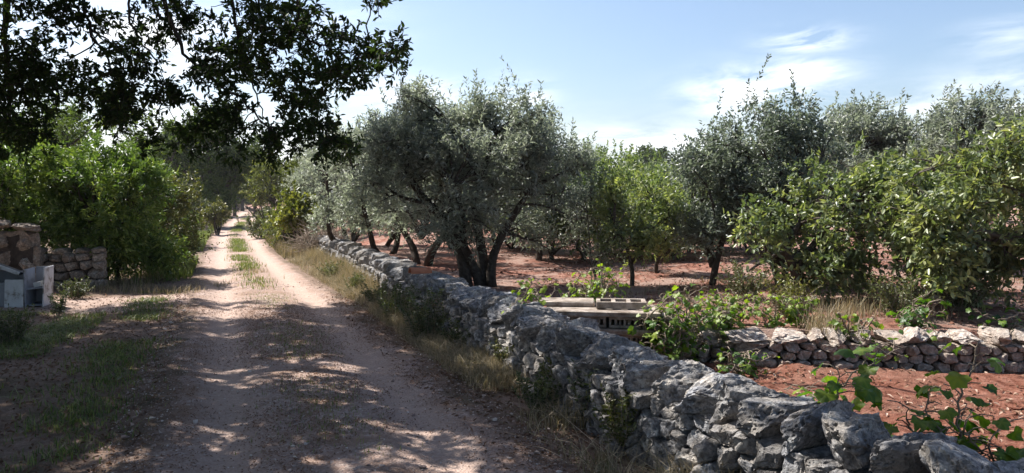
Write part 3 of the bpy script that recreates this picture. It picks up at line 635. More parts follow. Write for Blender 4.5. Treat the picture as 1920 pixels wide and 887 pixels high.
for c, r in added_canopy:
    q0 = BM[np.argmin(np.linalg.norm(BM - c, axis=1))]; tube(tr, curve(q0, c, 5, .03, .06), np.linspace(.02, .006, 5), 4); clump(cr, c, r, 26, 8, .12, .065, 'long', .24, .2, .45, .3, .05, 1.0, .6, shell=.2)
tr.build('trunk', M['bark'], root, loc=TB); cr.build('crown', M['oak'], root, loc=TB)

def fz(px, py):                                       # pixel on the upper field -> point on its soil
    p = on(px, py, FZ); p[2] = float(field_z(np.array([p[0]]), np.array([p[1]]))[0]); return p
def up_at(px, Y):
    X = at(px, 400, Y)[0]; return np.array([X, Y, float(field_z(np.array([X]), np.array([Y]))[0])])
# --- the big leaning olive
B0 = up_at(893, 10.5); Y = 10.5
stems = [([B0 + [-.12, 0, -.05], at(868, 490, Y), at(862, 440, Y), at(835, 405, Y), at(795, 380, Y), at(768, 340, Y), at(755, 280, Y)], .092, .025),
         ([B0 + [.10, .05, -.05], at(905, 470, Y + .1), at(895, 430, Y + .1), at(885, 380, Y + .1), at(905, 320, Y + .1), at(930, 250, Y)], .085, .025),
         ([B0 + [.22, -.05, -.05], at(915, 500, Y), at(935, 450, Y), at(965, 400, Y), at(1000, 350, Y), at(1030, 290, Y)], .07, .02),
         ([B0 + [.05, 0, -.05], at(890, 500, Y), at(865, 455, Y - .2), at(870, 400, Y - .4), at(850, 350, Y - .5)], .07, .02)]
limbs = [([at(795, 380, Y), at(750, 370, Y + .1), at(715, 345, Y + .1)], .035, .012), ([at(862, 440, Y), at(830, 370, Y + .2), at(820, 310, Y + .2)], .045, .015),
         ([at(1000, 350, Y), at(1050, 325, Y), at(1100, 305, Y)], .03, .008), ([at(905, 320, Y), at(860, 270, Y), at(840, 230, Y)], .03, .012)]
cl_ = (blob(770, 272, Y, 60, 72, .45, 17, .28, 36, 1) + blob(785, 208, Y, 24, 42, .2, 7, .2, 34, 2) + blob(735, 330, Y + .1, 55, 60, .4, 12, .26, 36, 3) + blob(930, 285, Y, 95, 80, .8, 31, .30, 30, 4) + blob(1020, 275, Y, 75, 70, .6, 21, .28, 30, 5) + blob(985, 400, Y, 85, 75, .7, 18, .30, 30, 6)
       + blob(880, 400, Y - .4, 75, 70, .4, 12, .27, 28, 7) + blob(840, 300, Y, 60, 70, .5, 16, .28, 38, 8) + blob(1085, 300, Y, 30, 28, .2, 5, .16, 20, 9) + blob(880, 218, Y, 22, 26, .2, 4, .16, 26, 10) + blob(915, 222, Y, 22, 22, .2, 4, .16, 26, 11))
tree('olive_tree', 'big leaning olive with silvery crown and several dark trunks behind the long wall', B0, stems, limbs, cl_, 'olive', .066, .016, 10, 'long', 'bark', .22, .55, shoots=160, sub=3, group='olive trees')
# --- olives farther along the wall
def simple_tree(name, label, B, H, Wd, leaf, L, W_, ncl=22, tw=30, r=.3, nl=9, shape='long', bark='bark', nst=1, shoots=40, group=None, low=.28, th=.06, cat='tree', droop=0, lean=(0, 0, 0), sub=2, var0=.5, seed=0, tl=.22, up=.5, flatx=1.0, twigs=False, skirt=0):
    g = np.random.default_rng(seed + 100); B = np.asarray(B, float); H = H * 1.12; stems = []; limbs = []; cls = []
    cen = B + np.array([0, 0, H * (.5 + low / 2)]); 
    for k in range(nst):
        a = g.random() * 6.28; o = np.array([math.cos(a), math.sin(a), 0]) * th * (1.4 if nst > 1 else 0)
        stems.append(([B + o - [0, 0, .05], B + o * 2 + [g.normal() * .05, g.normal() * .05, H * low * .6], B + o * 4 + [g.normal() * .12, g.normal() * .12, H * low * 1.3], B + o * 6 + [g.normal() * .2, g.normal() * .2, H * .7]], th * (1 if nst == 1 else .75), th * .25))
    for k in range(4):
        a = g.random() * 6.28; limbs.append(([B + [0, 0, H * low], B + [math.cos(a) * Wd * .2, math.sin(a) * Wd * .2, H * (low + .2)], B + [math.cos(a) * Wd * .36, math.sin(a) * Wd * .36, H * (low + .32)]], th * .5, th * .15))
    for k in range(ncl):
        u = norm(g.normal(size=3)); q = (.45 + .55 * g.random()) ** .6
        hz = H * (1 - low) / 2 - r * .5
        # uneven outline: pull some directions in
        q *= .8 + .4 * (vnoise(np.array([u * 1.6 + seed]))[0] + .5)
        cls.append((cen + u * q * np.array([(Wd / 2 - r * .4) * flatx, Wd / 2 - r * .4, hz]), r * (.75 + .5 * g.random()), tw))
    for k in range(skirt):
        a = k * 6.28 / skirt + g.random(); cls.append((B + np.array([math.cos(a) * Wd * .34, math.sin(a) * Wd * .34, H * (.20 + .12 * g.random())]), r * .9, tw))
    return tree(name, label, B, stems, limbs, cls, leaf, L, W_, nl, shape, bark, tl, up, droop, .9, group, cat, lean, shoots, sub, var0, twigs)
OG = 'olive trees'
oA = simple_tree('olive_tree', 'grey olive with three dark stems just left of the big leaning olive', up_at(790, 13.4), 2.65, 2.3, 'olive', .075, .02, 34, 34, .32, nst=3, shoots=70, group=OG, low=.16, th=.09, seed=1, skirt=6)
oB = simple_tree('olive_tree', 'silvery olive with leaning trunk behind the middle of the long wall', up_at(725, 15.8), 2.75, 2.6, 'olive', .08, .022, 42, 30, .34, nst=2, shoots=60, group=OG, low=.06, th=.085, seed=2, skirt=10)
simple_tree('olive_tree', 'dull grey olive above the pile of dry brush', up_at(662, 18.6), 2.7, 2.4, 'olive', .09, .026, 40, 28, .36, nst=2, shoots=50, group=OG, low=.03, th=.09, seed=3, skirt=10)
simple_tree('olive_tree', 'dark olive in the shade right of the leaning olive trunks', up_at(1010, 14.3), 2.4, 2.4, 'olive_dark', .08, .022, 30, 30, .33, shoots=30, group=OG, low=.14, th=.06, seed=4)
copy_thing(oB, up_at(615, 24), 1.1, 1.05, 'pale olive beyond the brush pile, behind the yellow shrubs', OG)
copy_thing(oA, up_at(855, 17.5), 2.0, 1.1, 'olive hidden low behind the forked trunk of the leaning olive', OG)
copy_thing(oA, up_at(700, 27), 4.0, 1.15, 'distant olive showing above the row behind the wall', OG)
copy_thing(oB, up_at(940, 19), 3.0, .95, 'thin stemmed olive seen under the right crown of the leaning olive', OG)
# --- young orchard trees in the middle
YG = 'young fruit trees in the red field'
yA = simple_tree('fruit_tree', 'yellow green young fruit tree with a straight dark trunk in the middle of the field', up_at(1186, 10.6), 1.48, 1.25, 'young', .062, .026, 26, 26, .2, 8, 'long', 'bark', 1, 45, YG, .2, .035, seed=6, tl=.18, var0=.6)
yB = simple_tree('fruit_tree', 'smaller yellow fruit tree right behind the straight trunked young tree', up_at(1235, 12.4), 1.45, 1.3, 'young', .068, .028, 26, 24, .24, 8, 'long', 'bark', 1, 40, YG, .18, .035, seed=7, tl=.2, var0=.65)
simple_tree('fruit_tree', 'grey green sparse little tree with many thin bare stems', up_at(1118, 10.7), 1.3, 1.0, 'olive', .05, .016, 20, 20, .18, 8, 'long', 'bark_grey', 4, 20, YG, .12, .02, seed=8)
yC = simple_tree('fruit_tree', 'tall slender fruit tree whose thin shoots stand against the sky', up_at(1150, 19), 2.1, 1.9, 'young', .085, .034, 26, 26, .3, 9, 'long', 'bark', 1, 60, YG, .12, .05, seed=9, var0=.4)
copy_thing(yA, up_at(1085, 17), 1.9, 1.3, 'green fruit tree half hidden by the right side of the leaning olive', YG)
copy_thing(yB, up_at(1290, 16.5), 2.5, 1.3, 'fruit tree in shade behind the dark tall tree', YG)
copy_thing(yC, up_at(1240, 26), 1.0, .95, 'pale fruit tree far behind the yellow young trees', YG)
copy_thing(yC, up_at(1060, 30), 3.0, .9, 'distant fruit tree below the open sky beside the olive', YG)
# --- tall dark trees and pears on the right
RG = 'tall trees on the right of the field'
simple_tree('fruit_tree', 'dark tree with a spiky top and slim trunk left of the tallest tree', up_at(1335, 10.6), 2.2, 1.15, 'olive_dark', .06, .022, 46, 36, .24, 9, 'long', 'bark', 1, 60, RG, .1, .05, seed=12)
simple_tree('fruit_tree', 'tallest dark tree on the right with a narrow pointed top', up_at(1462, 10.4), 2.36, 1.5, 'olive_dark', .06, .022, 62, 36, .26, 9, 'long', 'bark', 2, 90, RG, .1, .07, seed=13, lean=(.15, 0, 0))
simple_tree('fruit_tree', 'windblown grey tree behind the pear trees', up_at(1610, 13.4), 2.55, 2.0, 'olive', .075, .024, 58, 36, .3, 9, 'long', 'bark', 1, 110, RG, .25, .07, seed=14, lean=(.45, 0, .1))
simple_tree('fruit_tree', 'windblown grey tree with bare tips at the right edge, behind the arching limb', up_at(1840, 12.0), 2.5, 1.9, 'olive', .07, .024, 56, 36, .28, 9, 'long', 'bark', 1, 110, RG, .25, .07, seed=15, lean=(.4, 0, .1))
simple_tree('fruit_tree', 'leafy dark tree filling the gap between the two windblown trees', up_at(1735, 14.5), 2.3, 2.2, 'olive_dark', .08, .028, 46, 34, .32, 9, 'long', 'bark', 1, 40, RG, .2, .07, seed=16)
PG = 'pear trees on the right'
Y = 8.9; B0 = up_at(1505, Y)
tree('pear_tree', 'pear tree with a dark arching trunk and drooping leaves above the small vines', B0, [([B0 - [0, 0, .05], at(1497, 530, Y), at(1488, 490, Y), at(1465, 465, Y), at(1500, 420, Y)], .075, .03), ([at(1490, 505, Y), at(1540, 440, Y), at(1590, 380, Y)], .05, .015)],
     [([at(1475, 470, Y), at(1430, 490, Y), at(1400, 510, Y)], .03, .01)], blob(1590, 400, Y, 115, 75, .6, 27, .24, 17, 21) + blob(1440, 430, Y, 45, 30, .3, 7, .2, 18, 22) + blob(1560, 500, Y, 80, 45, .4, 14, .2, 22, 23) + blob(1640, 340, Y, 50, 25, .4, 8, .2, 22, 24),
     'pear', .074, .032, 8, 'long', 'bark', .2, .25, .25, group=PG, shoots=20, sub=2)
Y = 7.9; B0 = up_at(2010, Y)
tree('pear_tree', 'pear tree at the right edge with a bare limb arching into the picture', B0, [([B0 - [0, 0, .05], at(2000, 540, Y), at(1960, 470, Y), at(1990, 380, Y), at(1960, 280, Y)], .10, .03)],
     [([at(1960, 480, Y), at(1900, 455, Y), at(1855, 432, Y), at(1795, 428, Y), at(1730, 450, Y)], .045, .012), ([at(1980, 400, Y), at(1890, 350, Y), at(1820, 320, Y)], .04, .012)],
     blob(1770, 385, Y, 95, 75, .45, 24, .22, 18, 31) + blob(1890, 330, Y, 70, 80, .5, 17, .24, 17, 32) + blob(1720, 480, Y, 65, 45, .35, 12, .2, 20, 33) + blob(1915, 480, Y, 40, 45, .35, 10, .2, 24, 34) + blob(1820, 500, Y + .5, 70, 40, .4, 14, .22, 24, 35) + blob(1990, 280, Y, 70, 90, .5, 16, .26, 24, 36),
     'pear', .074, .032, 8, 'long', 'bark_grey', .2, .25, .3, group=PG, shoots=20, sub=2, var0=.6)
simple_tree('pear_tree', 'low shaded pear bush between the arching pear and the right edge', up_at(1745, 9.6), 1.55, 1.7, 'pear', .07, .034, 26, 26, .26, 8, 'broad', 'bark', 3, 10, PG, .05, .04, droop=.2, seed=17)

# --- left side of the track
BG = 'leafy bushes left of the track'
def bush(label, base, cls, leaf, L, W_, nl=9, shape='long', group=None, droop=.15, var0=.5, name='bush', sub=3, shoots=30, up=.45, cat='bush'):
    base = np.asarray(base, float); st = [([base + [rng.normal() * .1, rng.normal() * .1, -.05], base + [rng.normal() * .2, rng.normal() * .2, .5], base + [rng.normal() * .4, rng.normal() * .4, 1.2]], .04, .012) for _ in range(4)]
    return tree(name, label, base, st, [], cls, leaf, L, W_, nl, shape, 'bark', .24, up, droop, .9, group, cat, (0, 0, 0), shoots, sub, var0)
def lv(px, Y): X = at(px, 400, Y)[0]; return np.array([X, Y, float(ground_z(np.array([X]), np.array([Y]))[0])])
Y = 14.6
bush('bright green bush with long drooping leaves above the block wall', lv(60, Y), blob(50, 345, Y, 100, 62, .9, 46, .38, 36, 41) + blob(70, 430, Y - .2, 95, 55, .6, 30, .36, 32, 42) + blob(110, 310, Y, 60, 25, .6, 8, .3, 30, 43), 'bush', .10, .026, 9, 'long', BG)
bush('bright green bush overhanging the short stone wall', lv(200, Y), blob(205, 355, Y, 95, 66, .9, 48, .38, 36, 44) + blob(190, 435, Y - .3, 85, 45, .6, 26, .34, 32, 45) + blob(240, 460, Y + .3, 75, 48, .5, 24, .34, 30, 46) + blob(275, 485, Y + .2, 60, 28, .4, 12, .3, 28, 49), 'bush', .10, .026, 9, 'long', BG, var0=.42)
Y = 17
bush('dull olive brown bush at the track edge right of the green bushes', lv(320, Y), blob(315, 420, Y, 52, 75, .8, 34, .36, 34, 47) + blob(280, 470, Y - 1, 50, 35, .6, 14, .32, 30, 48), 'bush_dry', .07, .03, 9, 'long', BG, .05)
def far_tree(name, label, px, py_top, Y, Wd, leaf, base_z=0.0, **k):
    top = at(px, py_top, Y); B = np.array([top[0], Y, base_z]); return simple_tree(name, label, B, top[2] - base_z, Wd, leaf, **k)
FG = 'trees along the far part of the track'
fA = far_tree('oak_tree', 'big dark oak leaning over the far bend of the track', 395, 225, 42, 6.2, 'oak_far', L=.17, W_=.085, ncl=52, tw=52, r=.95, nl=9, th=.22, low=.22, shoots=10, group=FG, seed=20, tl=.4)
far_tree('oak_tree', 'dark spreading tree behind the bright green bushes', 165, 205, 26, 5.2, 'oak_far', L=.12, W_=.055, ncl=46, tw=30, r=.55, nl=9, th=.16, low=.3, shoots=10, group=FG, seed=21, tl=.34, var0=.6)
copy_thing(fA, [at(300, 400, 55)[0], 55, 0], 2.2, (.9, .9, .95), 'dark tree standing left of the oak at the far bend', FG)
copy_thing(fA, [at(478, 400, 74)[0], 74, 0], 4.1, (.8, .8, .9), 'farthest dark tree right over the end of the track', FG)
copy_thing(fA, [at(430, 400, 118)[0], 118, 0], 1.0, (1.6, 1.2, 1.1), 'dark trees closing the gap behind the far stone pillar', FG)
for px, Y, sc, lb in ((455, 92, (1.0, 1.0, 1.0), 'dark tree standing over the far stone pillar'), (505, 112, (1.3, 1.1, 1.2), 'dark tree behind the far boundary wall'), (360, 62, (.9, .9, .85), 'dark tree between the oak at the far bend and the tree left of it'), (440, 66, (.75, .75, .8), 'dark tree at the left edge of the track beyond the far bend')): copy_thing(fA, [at(px, 400, Y)[0], Y, 0], px * .31, sc, lb, FG)
copy_thing(fA, [at(60, 400, 44)[0], 44, 0], 5.1, (1.1, 1.0, .95), 'dark tree at the left edge behind the bright green bush', FG)
SG = 'bushes at the left edge of the far track'
Y = 40
sA = bush('dark round bush overhanging the left edge of the far track', lv(392, Y), blob(392, 375, Y, 44, 34, 1.2, 34, .45, 34, 51), 'oak_far', .13, .06, 9, 'long', SG, 0, .75)
bush('small yellowish bush in front of the dark round bush', lv(405, 33), blob(405, 408, 33, 20, 18, .5, 12, .26, 26, 52), 'bush_dry', .10, .045, 9, 'long', SG, 0, .75)
bush('low green bush beside the pale stone wall stub', lv(345, 24), blob(345, 440, 24, 22, 28, .6, 14, .32, 26, 53), 'bush', .09, .034, 9, 'long', SG, 0, .4)
bush('grey green bush behind the pale stone wall stub', lv(345, 36), blob(352, 385, 36, 30, 32, .9, 20, .42, 30, 54), 'weed', .11, .05, 9, 'long', SG, 0, .7)
for px, Y, sc, lb in ((447, 106, 1.5, 'dark bush closing the far end of the track, left of its middle'), (466, 108, 1.4, 'dark bush closing the far end of the track in its middle'), (488, 110, 1.6, 'dark bush at the far end of the track behind the boundary wall'), (420, 98, 1.5, 'dark bush left of the far stone pillar')):
    copy_thing(sA, [at(px, 400, Y)[0], Y, 0], px * .5, sc, lb, 'bushes closing the far end of the track')
# --- shrubs on the right of the track, beyond the wall
HG = 'yellow green shrubs right of the far track'
def rv(px, Y): X = at(px, 400, Y)[0]; return np.array([X, Y, .1])
hA = bush('tall yellowing shrub at the right edge of the far track', rv(515, 38), blob(512, 345, 38, 42, 48, 1.2, 34, .48, 32, 61), 'shrub', .11, .045, 9, 'long', HG, 0, .5)
bush('bright lime green shrub with broad leaves left of the leaning post', rv(562, 22.5), blob(562, 405, 22.5, 36, 26, .6, 22, .28, 26, 62), 'shrub', .11, .085, 7, 'broad', HG, .1, .75)
bush('olive green shrub below the lime green one', rv(545, 23), blob(540, 440, 23.5, 45, 30, .7, 24, .32, 28, 63), 'shrub', .07, .026, 9, 'long', HG, 0, .3)
bush('mixed green shrub reaching up to the grey olives', rv(580, 27), blob(575, 350, 27, 45, 55, 1.0, 34, .42, 30, 64), 'shrub', .09, .034, 9, 'long', HG, 0, .3)
bush('greyish low shrub on the verge at the bend', rv(500, 30), blob(500, 425, 30, 28, 24, .7, 18, .34, 26, 65), 'weed', .08, .034, 9, 'long', HG, 0, .75)
copy_thing(hA, [at(487, 400, 56)[0], 56, .1], 2.2, 1.0, 'yellow shrub deepest along the right of the track', HG)
# --- background tree line beyond the fields
DG = 'trees on the horizon beyond the field'
dA = simple_tree('oak_tree', 'round crowned tree standing above the horizon between the fruit trees', [at(1213, 400, 75)[0], 75, .9], 5.0, 4.2, 'oak', .26, .14, 30, 26, .8, 8, 'long', 'bark', 1, 0, DG, .35, .2, seed=30, tl=.5, var0=.8)
lab = ['dark horizon tree left of the round crowned tree', 'dark horizon tree seen behind the big leaning olive', 'horizon tree hidden by the tallest dark tree', 'horizon tree right of the round crowned tree', 'horizon tree behind the windblown trees', 'horizon tree behind the right edge', 'horizon tree at the far left behind the bushes', 'horizon tree above the grey olives', 'horizon tree nearest to the far track', 'low horizon tree under the slender shoots']
for i, (px, Y, sc) in enumerate(((1130, 90, .95), (1010, 85, .9), (1380, 95, 1.0), (1270, 88, .8), (1560, 92, 1.0), (1820, 90, 1.1), (30, 90, 1.3), (760, 85, 1.0), (600, 90, 1.2), (1175, 100, .8))):
    copy_thing(dA, [at(px, 400, Y)[0], Y, .6], i * 1.7, (sc * 1.9, sc * 1.4, sc * .85), lab[i], DG)

yD = simple_tree('fruit_tree', 'bushy low branched fruit tree under the right side of the leaning olive', up_at(1035, 14.6), 1.5, 1.8, 'young', .075, .03, 40, 28, .28, 8, 'long', 'bark', 2, 50, YG, .04, .04, seed=41, var0=.35)
for px, Y, sc, lb in ((960, 17.2, 1.0, 'low branched green tree seen just right of the leaning olive trunks'), (1095, 15.2, 1.1, 'bushy green tree right behind the sparse grey little tree'), (1165, 16.4, 1.15, 'bushy green tree behind the straight trunked young tree'), (1262, 15.0, 1.1, 'bushy green tree between the yellow young tree and the dark spiky tree'), (1330, 17.5, 1.3, 'bushy green tree hidden behind the dark spiky tree'), (1420, 16.0, 1.3, 'bushy green tree hidden behind the tallest dark tree'), (880, 21, 1.2, 'bushy green tree far behind the leaning olive trunks'), (1215, 21, 1.2, 'bushy green tree far behind the smaller yellow fruit tree')):
    copy_thing(yD, up_at(px, Y), px * .7, sc, lb, YG)
EG = 'fruit trees closing the back of the field'
for i in range(16):
    px = 690 + i * 78 + rng.uniform(-25, 25); Yb = rng.uniform(27, 36); copy_thing((yC, yA, oA)[i % 3], up_at(px, Yb), rng.random() * 6, ((1.25, 1.25, .85), (2.1, 2.1, 1.5), (1.3, 1.3, .95))[i % 3], ('green fruit tree in the far row closing the back of the red field', 'yellow green fruit tree in the far row at the back of the red field', 'grey olive in the far row at the back of the red field')[i % 3], EG)
# ------------------------------------------------------------------ grapevines
_th = np.linspace(-math.pi, math.pi, 23)[:-1]
def vine_r(th):
    r = .72 + .0 * th
    for a, h, wd in ((0, .32, .36), (.95, .26, .34), (-.95, .26, .34), (1.95, .20, .38), (-1.95, .20, .38)): r = np.maximum(r, .66 + h * np.exp(-((th - a) / wd) ** 2))
    r = np.where(np.abs(th) > 2.7, r * .55, r); return r
_VR = vine_r(_th)
def vine_leaf(mb, P, D, Nn, S, var):
    n = len(P); D = norm(D); Sd = norm(np.cross(D, Nn)); Nn = np.cross(Sd, D); k = len(_th)
    c = rng.uniform(-.55, .15, n)[:, None]; tw = rng.uniform(-.3, .55, n)[:, None]
    jr = _VR[None] * (1 + .07 * rng.normal(size=(n, k)))
    x = jr * np.cos(_th); y = jr * np.sin(_th)
    z = c * (x ** 2 + y ** 2) + tw * np.abs(y) - .25 * np.maximum(x, 0) ** 2 + .06 * rng.normal(size=(n, k))
    O = P + D * (S * .5)[:, None]
    def ring(f, zz): return O[:, None] + S[:, None, None] * .5 * (D[:, None] * (f * x)[..., None] + Sd[:, None] * (f * y)[..., None] + Nn[:, None] * zz[..., None])
    zm = .3 * z + .05 * np.cos(_th * 6.3)[None] + .05 * rng.normal(size=(n, k))
    V = np.concatenate([O[:, None], ring(.52, zm), ring(1.0, z)], 1); b = (np.arange(n) * (2 * k + 1))[:, None, None]; j = np.arange(k); j2 = (j + 1) % k
    Fc = b + np.stack([np.zeros(k, int), 1 + j, 1 + j2], -1)[None]; Fq = b + np.stack([1 + j, 1 + k + j, 1 + k + j2, 1 + j2], -1)[None]
    vein = .16 * (_VR > .84); vv = var[:, None] + np.concatenate([[.18], vein, vein * .5 - .06])[None] + .04 * rng.normal(size=(n, 2 * k + 1))
    mb.add(V.reshape(-1, 3), Fc.reshape(-1, 3), Fq.reshape(-1, 4), var=np.clip(vv, 0, 1).ravel())
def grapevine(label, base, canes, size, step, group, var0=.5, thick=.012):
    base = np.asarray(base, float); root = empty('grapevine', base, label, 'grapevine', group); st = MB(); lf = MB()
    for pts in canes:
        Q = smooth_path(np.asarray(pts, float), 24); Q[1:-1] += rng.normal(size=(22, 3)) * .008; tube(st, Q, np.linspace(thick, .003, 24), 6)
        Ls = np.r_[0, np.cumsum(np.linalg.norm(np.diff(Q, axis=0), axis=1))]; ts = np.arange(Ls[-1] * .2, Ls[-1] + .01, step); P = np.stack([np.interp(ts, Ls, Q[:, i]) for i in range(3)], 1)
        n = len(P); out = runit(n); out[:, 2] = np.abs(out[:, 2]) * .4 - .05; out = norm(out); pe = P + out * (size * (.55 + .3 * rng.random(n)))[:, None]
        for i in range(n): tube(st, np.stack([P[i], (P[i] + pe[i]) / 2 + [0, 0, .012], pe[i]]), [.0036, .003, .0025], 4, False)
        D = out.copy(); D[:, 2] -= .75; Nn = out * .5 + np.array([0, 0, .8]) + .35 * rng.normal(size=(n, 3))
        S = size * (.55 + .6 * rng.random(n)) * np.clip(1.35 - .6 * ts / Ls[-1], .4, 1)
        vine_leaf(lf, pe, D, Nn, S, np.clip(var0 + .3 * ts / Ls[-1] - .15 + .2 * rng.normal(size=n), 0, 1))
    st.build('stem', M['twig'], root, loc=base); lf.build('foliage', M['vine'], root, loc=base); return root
VG = 'grapevines behind the long wall'
def cane(*ps): return [at(*p) for p in ps]
b = np.array([2.25, 4.5, .05])
grapevine('large leafed grapevine shoot rising behind the long wall, left of the tall big leafed one', b, [[b, at(1500, 760, 4.2), at(1570, 740, 4.1), at(1585, 700, 4.1), at(1640, 675, 4.1), at(1700, 650, 4.1)], [b, at(1560, 780, 4.0), at(1575, 730, 4.0), at(1570, 690, 4.0)], [b, at(1560, 770, 4.2), at(1520, 735, 4.3), at(1470, 730, 4.4)]], .15, .042, VG, .45)
b = np.array([2.55, 3.75, .05])
grapevine('tall grapevine with big hanging leaves at the right, in front of the terrace wall', b, [[b, at(1800, 830, 3.7), at(1795, 770, 3.7), at(1805, 720, 3.7), at(1830, 660, 3.7), at(1835, 640, 3.7)], [b, at(1770, 820, 3.7), at(1735, 770, 3.7), at(1745, 725, 3.7)], [b, at(1850, 840, 3.6), at(1875, 800, 3.6)], [b, at(1800, 800, 3.6), at(1820, 780, 3.6)]], .15, .042, VG, .42)
b = np.array([2.35, 3.9, .05])
grapevine('low grapevine with few dark leaves close behind the wall top', b, [[b, at(1700, 800, 3.8), at(1705, 765, 3.8)], [b, at(1760, 830, 3.7), at(1785, 800, 3.7)]], .16, .06, VG, .35)
MG = 'grapevines at the terrace wall'
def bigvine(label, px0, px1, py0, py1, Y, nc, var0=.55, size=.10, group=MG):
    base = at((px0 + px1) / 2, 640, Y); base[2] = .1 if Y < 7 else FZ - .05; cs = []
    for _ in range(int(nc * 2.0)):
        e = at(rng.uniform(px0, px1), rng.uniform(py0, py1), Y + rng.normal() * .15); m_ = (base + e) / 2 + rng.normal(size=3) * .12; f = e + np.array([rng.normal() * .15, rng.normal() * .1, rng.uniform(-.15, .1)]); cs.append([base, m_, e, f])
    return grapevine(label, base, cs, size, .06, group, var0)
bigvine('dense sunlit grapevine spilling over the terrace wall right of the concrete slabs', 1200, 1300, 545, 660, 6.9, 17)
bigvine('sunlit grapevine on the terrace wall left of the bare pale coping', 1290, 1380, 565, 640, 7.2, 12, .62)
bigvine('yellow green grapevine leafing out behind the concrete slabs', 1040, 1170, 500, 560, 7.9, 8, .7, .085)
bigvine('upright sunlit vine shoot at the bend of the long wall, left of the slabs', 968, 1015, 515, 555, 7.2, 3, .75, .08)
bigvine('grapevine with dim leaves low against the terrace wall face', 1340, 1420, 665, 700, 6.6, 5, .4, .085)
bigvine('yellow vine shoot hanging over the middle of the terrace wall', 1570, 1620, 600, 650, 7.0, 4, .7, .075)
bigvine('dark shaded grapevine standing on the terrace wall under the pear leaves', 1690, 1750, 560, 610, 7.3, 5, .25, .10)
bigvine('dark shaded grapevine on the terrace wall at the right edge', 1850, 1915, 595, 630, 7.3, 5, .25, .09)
SV_ = [(1335, 590, 'small vine plant first in the row above the pale coping'), (1385, 585, 'small vine plant second in the row above the pale coping'), (1440, 590, 'small vine plant with a tall tip above the pale coping'), (1495, 588, 'small vine plant last in the row beside the dry grass tuft')]
for px, py, lb in SV_:
    p = fz(px, py + 14); grapevine(lb, p, [[p, p + [rng.normal() * .08, 0, .12], p + [rng.normal() * .16, rng.normal() * .06, .30]] for _ in range(7)], .08, .04, 'small vines in the terrace row', .7, .006)

# ------------------------------------------------------------------ stack of concrete slabs and hollow blocks
KG = 'concrete slabs stacked behind the wall'; BGp = 'hollow blocks in the slab stack'
def slab(label, c, s, rz, tilt=(0, 0)):
    return tag(box(MB(), (0, 0, 0), s, rz, .010, .005, tilt).build('concrete_slab', M['concrete'], None, False, loc=(0, 0, 0)), label, 'concrete slab', KG), c
def put(oc_): oc_[0].location = [float(v) for v in oc_[1]]; return oc_[0]
def hollow_block(label, c, s, rz):
    root = empty('hollow_block', c, label, 'hollow block', BGp, rz); L, D, H = s; b = MB()
    box(b, (0, 0, H - .012), (L, D, .024), 0, .003); box(b, (0, 0, .012), (L, D, .024), 0, .003); b.build('shell', M['concrete'], root, False)
    n = 7; rb = MB()
    for i in range(n): box(rb, (-L / 2 + .012 + i * (L - .024) / (n - 1) + rng.normal() * .006, rng.normal() * .012, H / 2), (.014 + .02 * rng.random(), D - .006 - .05 * rng.random(), H - .05), 0, .003, .002)
    rb.build('web', M['concrete'], root, False); return root
RZ = R(-14); ctr = np.array([.92, 7.2, -.07]); ux = np.array([math.cos(RZ), math.sin(RZ), 0])
z = .0
for k in range(4):
    for j in range(4):
        c = ctr + ux * (-.42 + j * .30 + .06 * (2 - k) * .5) + np.array([0, 0, z]); hollow_block(['hollow concrete block at ground level of the slab stack', 'hollow concrete block in the lower course of the slab stack', 'hollow concrete block in the middle course of the slab stack', 'hollow concrete block in the top course of the slab stack'][k], c, (.285, .42, .10), RZ + rng.normal() * .035)
    z += .10
    put(slab(['lowest concrete slab of the stack', 'hidden lower slab of the stack, second from the ground', 'middle concrete slab of the stack, sticking out to the right', 'uppermost long concrete slab of the stack, under the loose hollow one'][k], ctr + ux * (.10 - .06 * k) + np.array([0, -.02, z + .031]), (1.18 - .04 * k, .50, .055), RZ + R(2 * k - 2))); z += .062
zt = z + .0
root = empty('slotted_slab', ctr + ux * .10 + np.array([0, .0, zt + .002]), 'short slotted concrete block lying loose on top of the stack', 'concrete block', KG, RZ + R(8)); b = MB()
for y_ in (-.12, .12): box(b, (0, y_, .032), (.46, .035, .064), 0, .004)
for x_ in (-.21, -.07, .07, .21): box(b, (x_, 0, .032), (.04, .205, .060), 0, .004)
b.build('frame', M['concrete'], root, False)
put(slab('thin broken concrete slab at the left of the stack top', ctr + ux * -.42 + np.array([0, .10, zt + .022]), (.55, .36, .042), RZ + R(10)))
# fallen terracotta jar on the wall
p = at(788, 503, 9.35); root = empty('terracotta_tile', (p[0], p[1], .685), 'orange broken terracotta roof tile on top of the long wall', 'roof tile', rz=.4); b = MB()
th = np.linspace(0, np.pi, 13); ring = []
for x_, r_ in ((-.13, .075), (.13, .062)):
    ring.append(np.stack([np.full(13, x_), np.cos(th) * r_, np.sin(th) * r_], -1)); ring.append(np.stack([np.full(13, x_), np.cos(th) * (r_ - .014), np.sin(th) * (r_ - .014)], -1))
V = np.concatenate(ring); f = []
for i in range(12):
    f += [(i, i + 1, 27 + i, 26 + i), (13 + i + 1, 13 + i, 39 + i, 39 + i + 1), (i, 13 + i, 14 + i, i + 1), (26 + i + 1, 39 + i + 1, 39 + i, 26 + i)]
f += [(0, 26, 39, 13), (12, 25, 51, 38)]; V[:, 2] += .0
b.add(V, np.array(f)); b.build('shell', M['clay'], root, False)

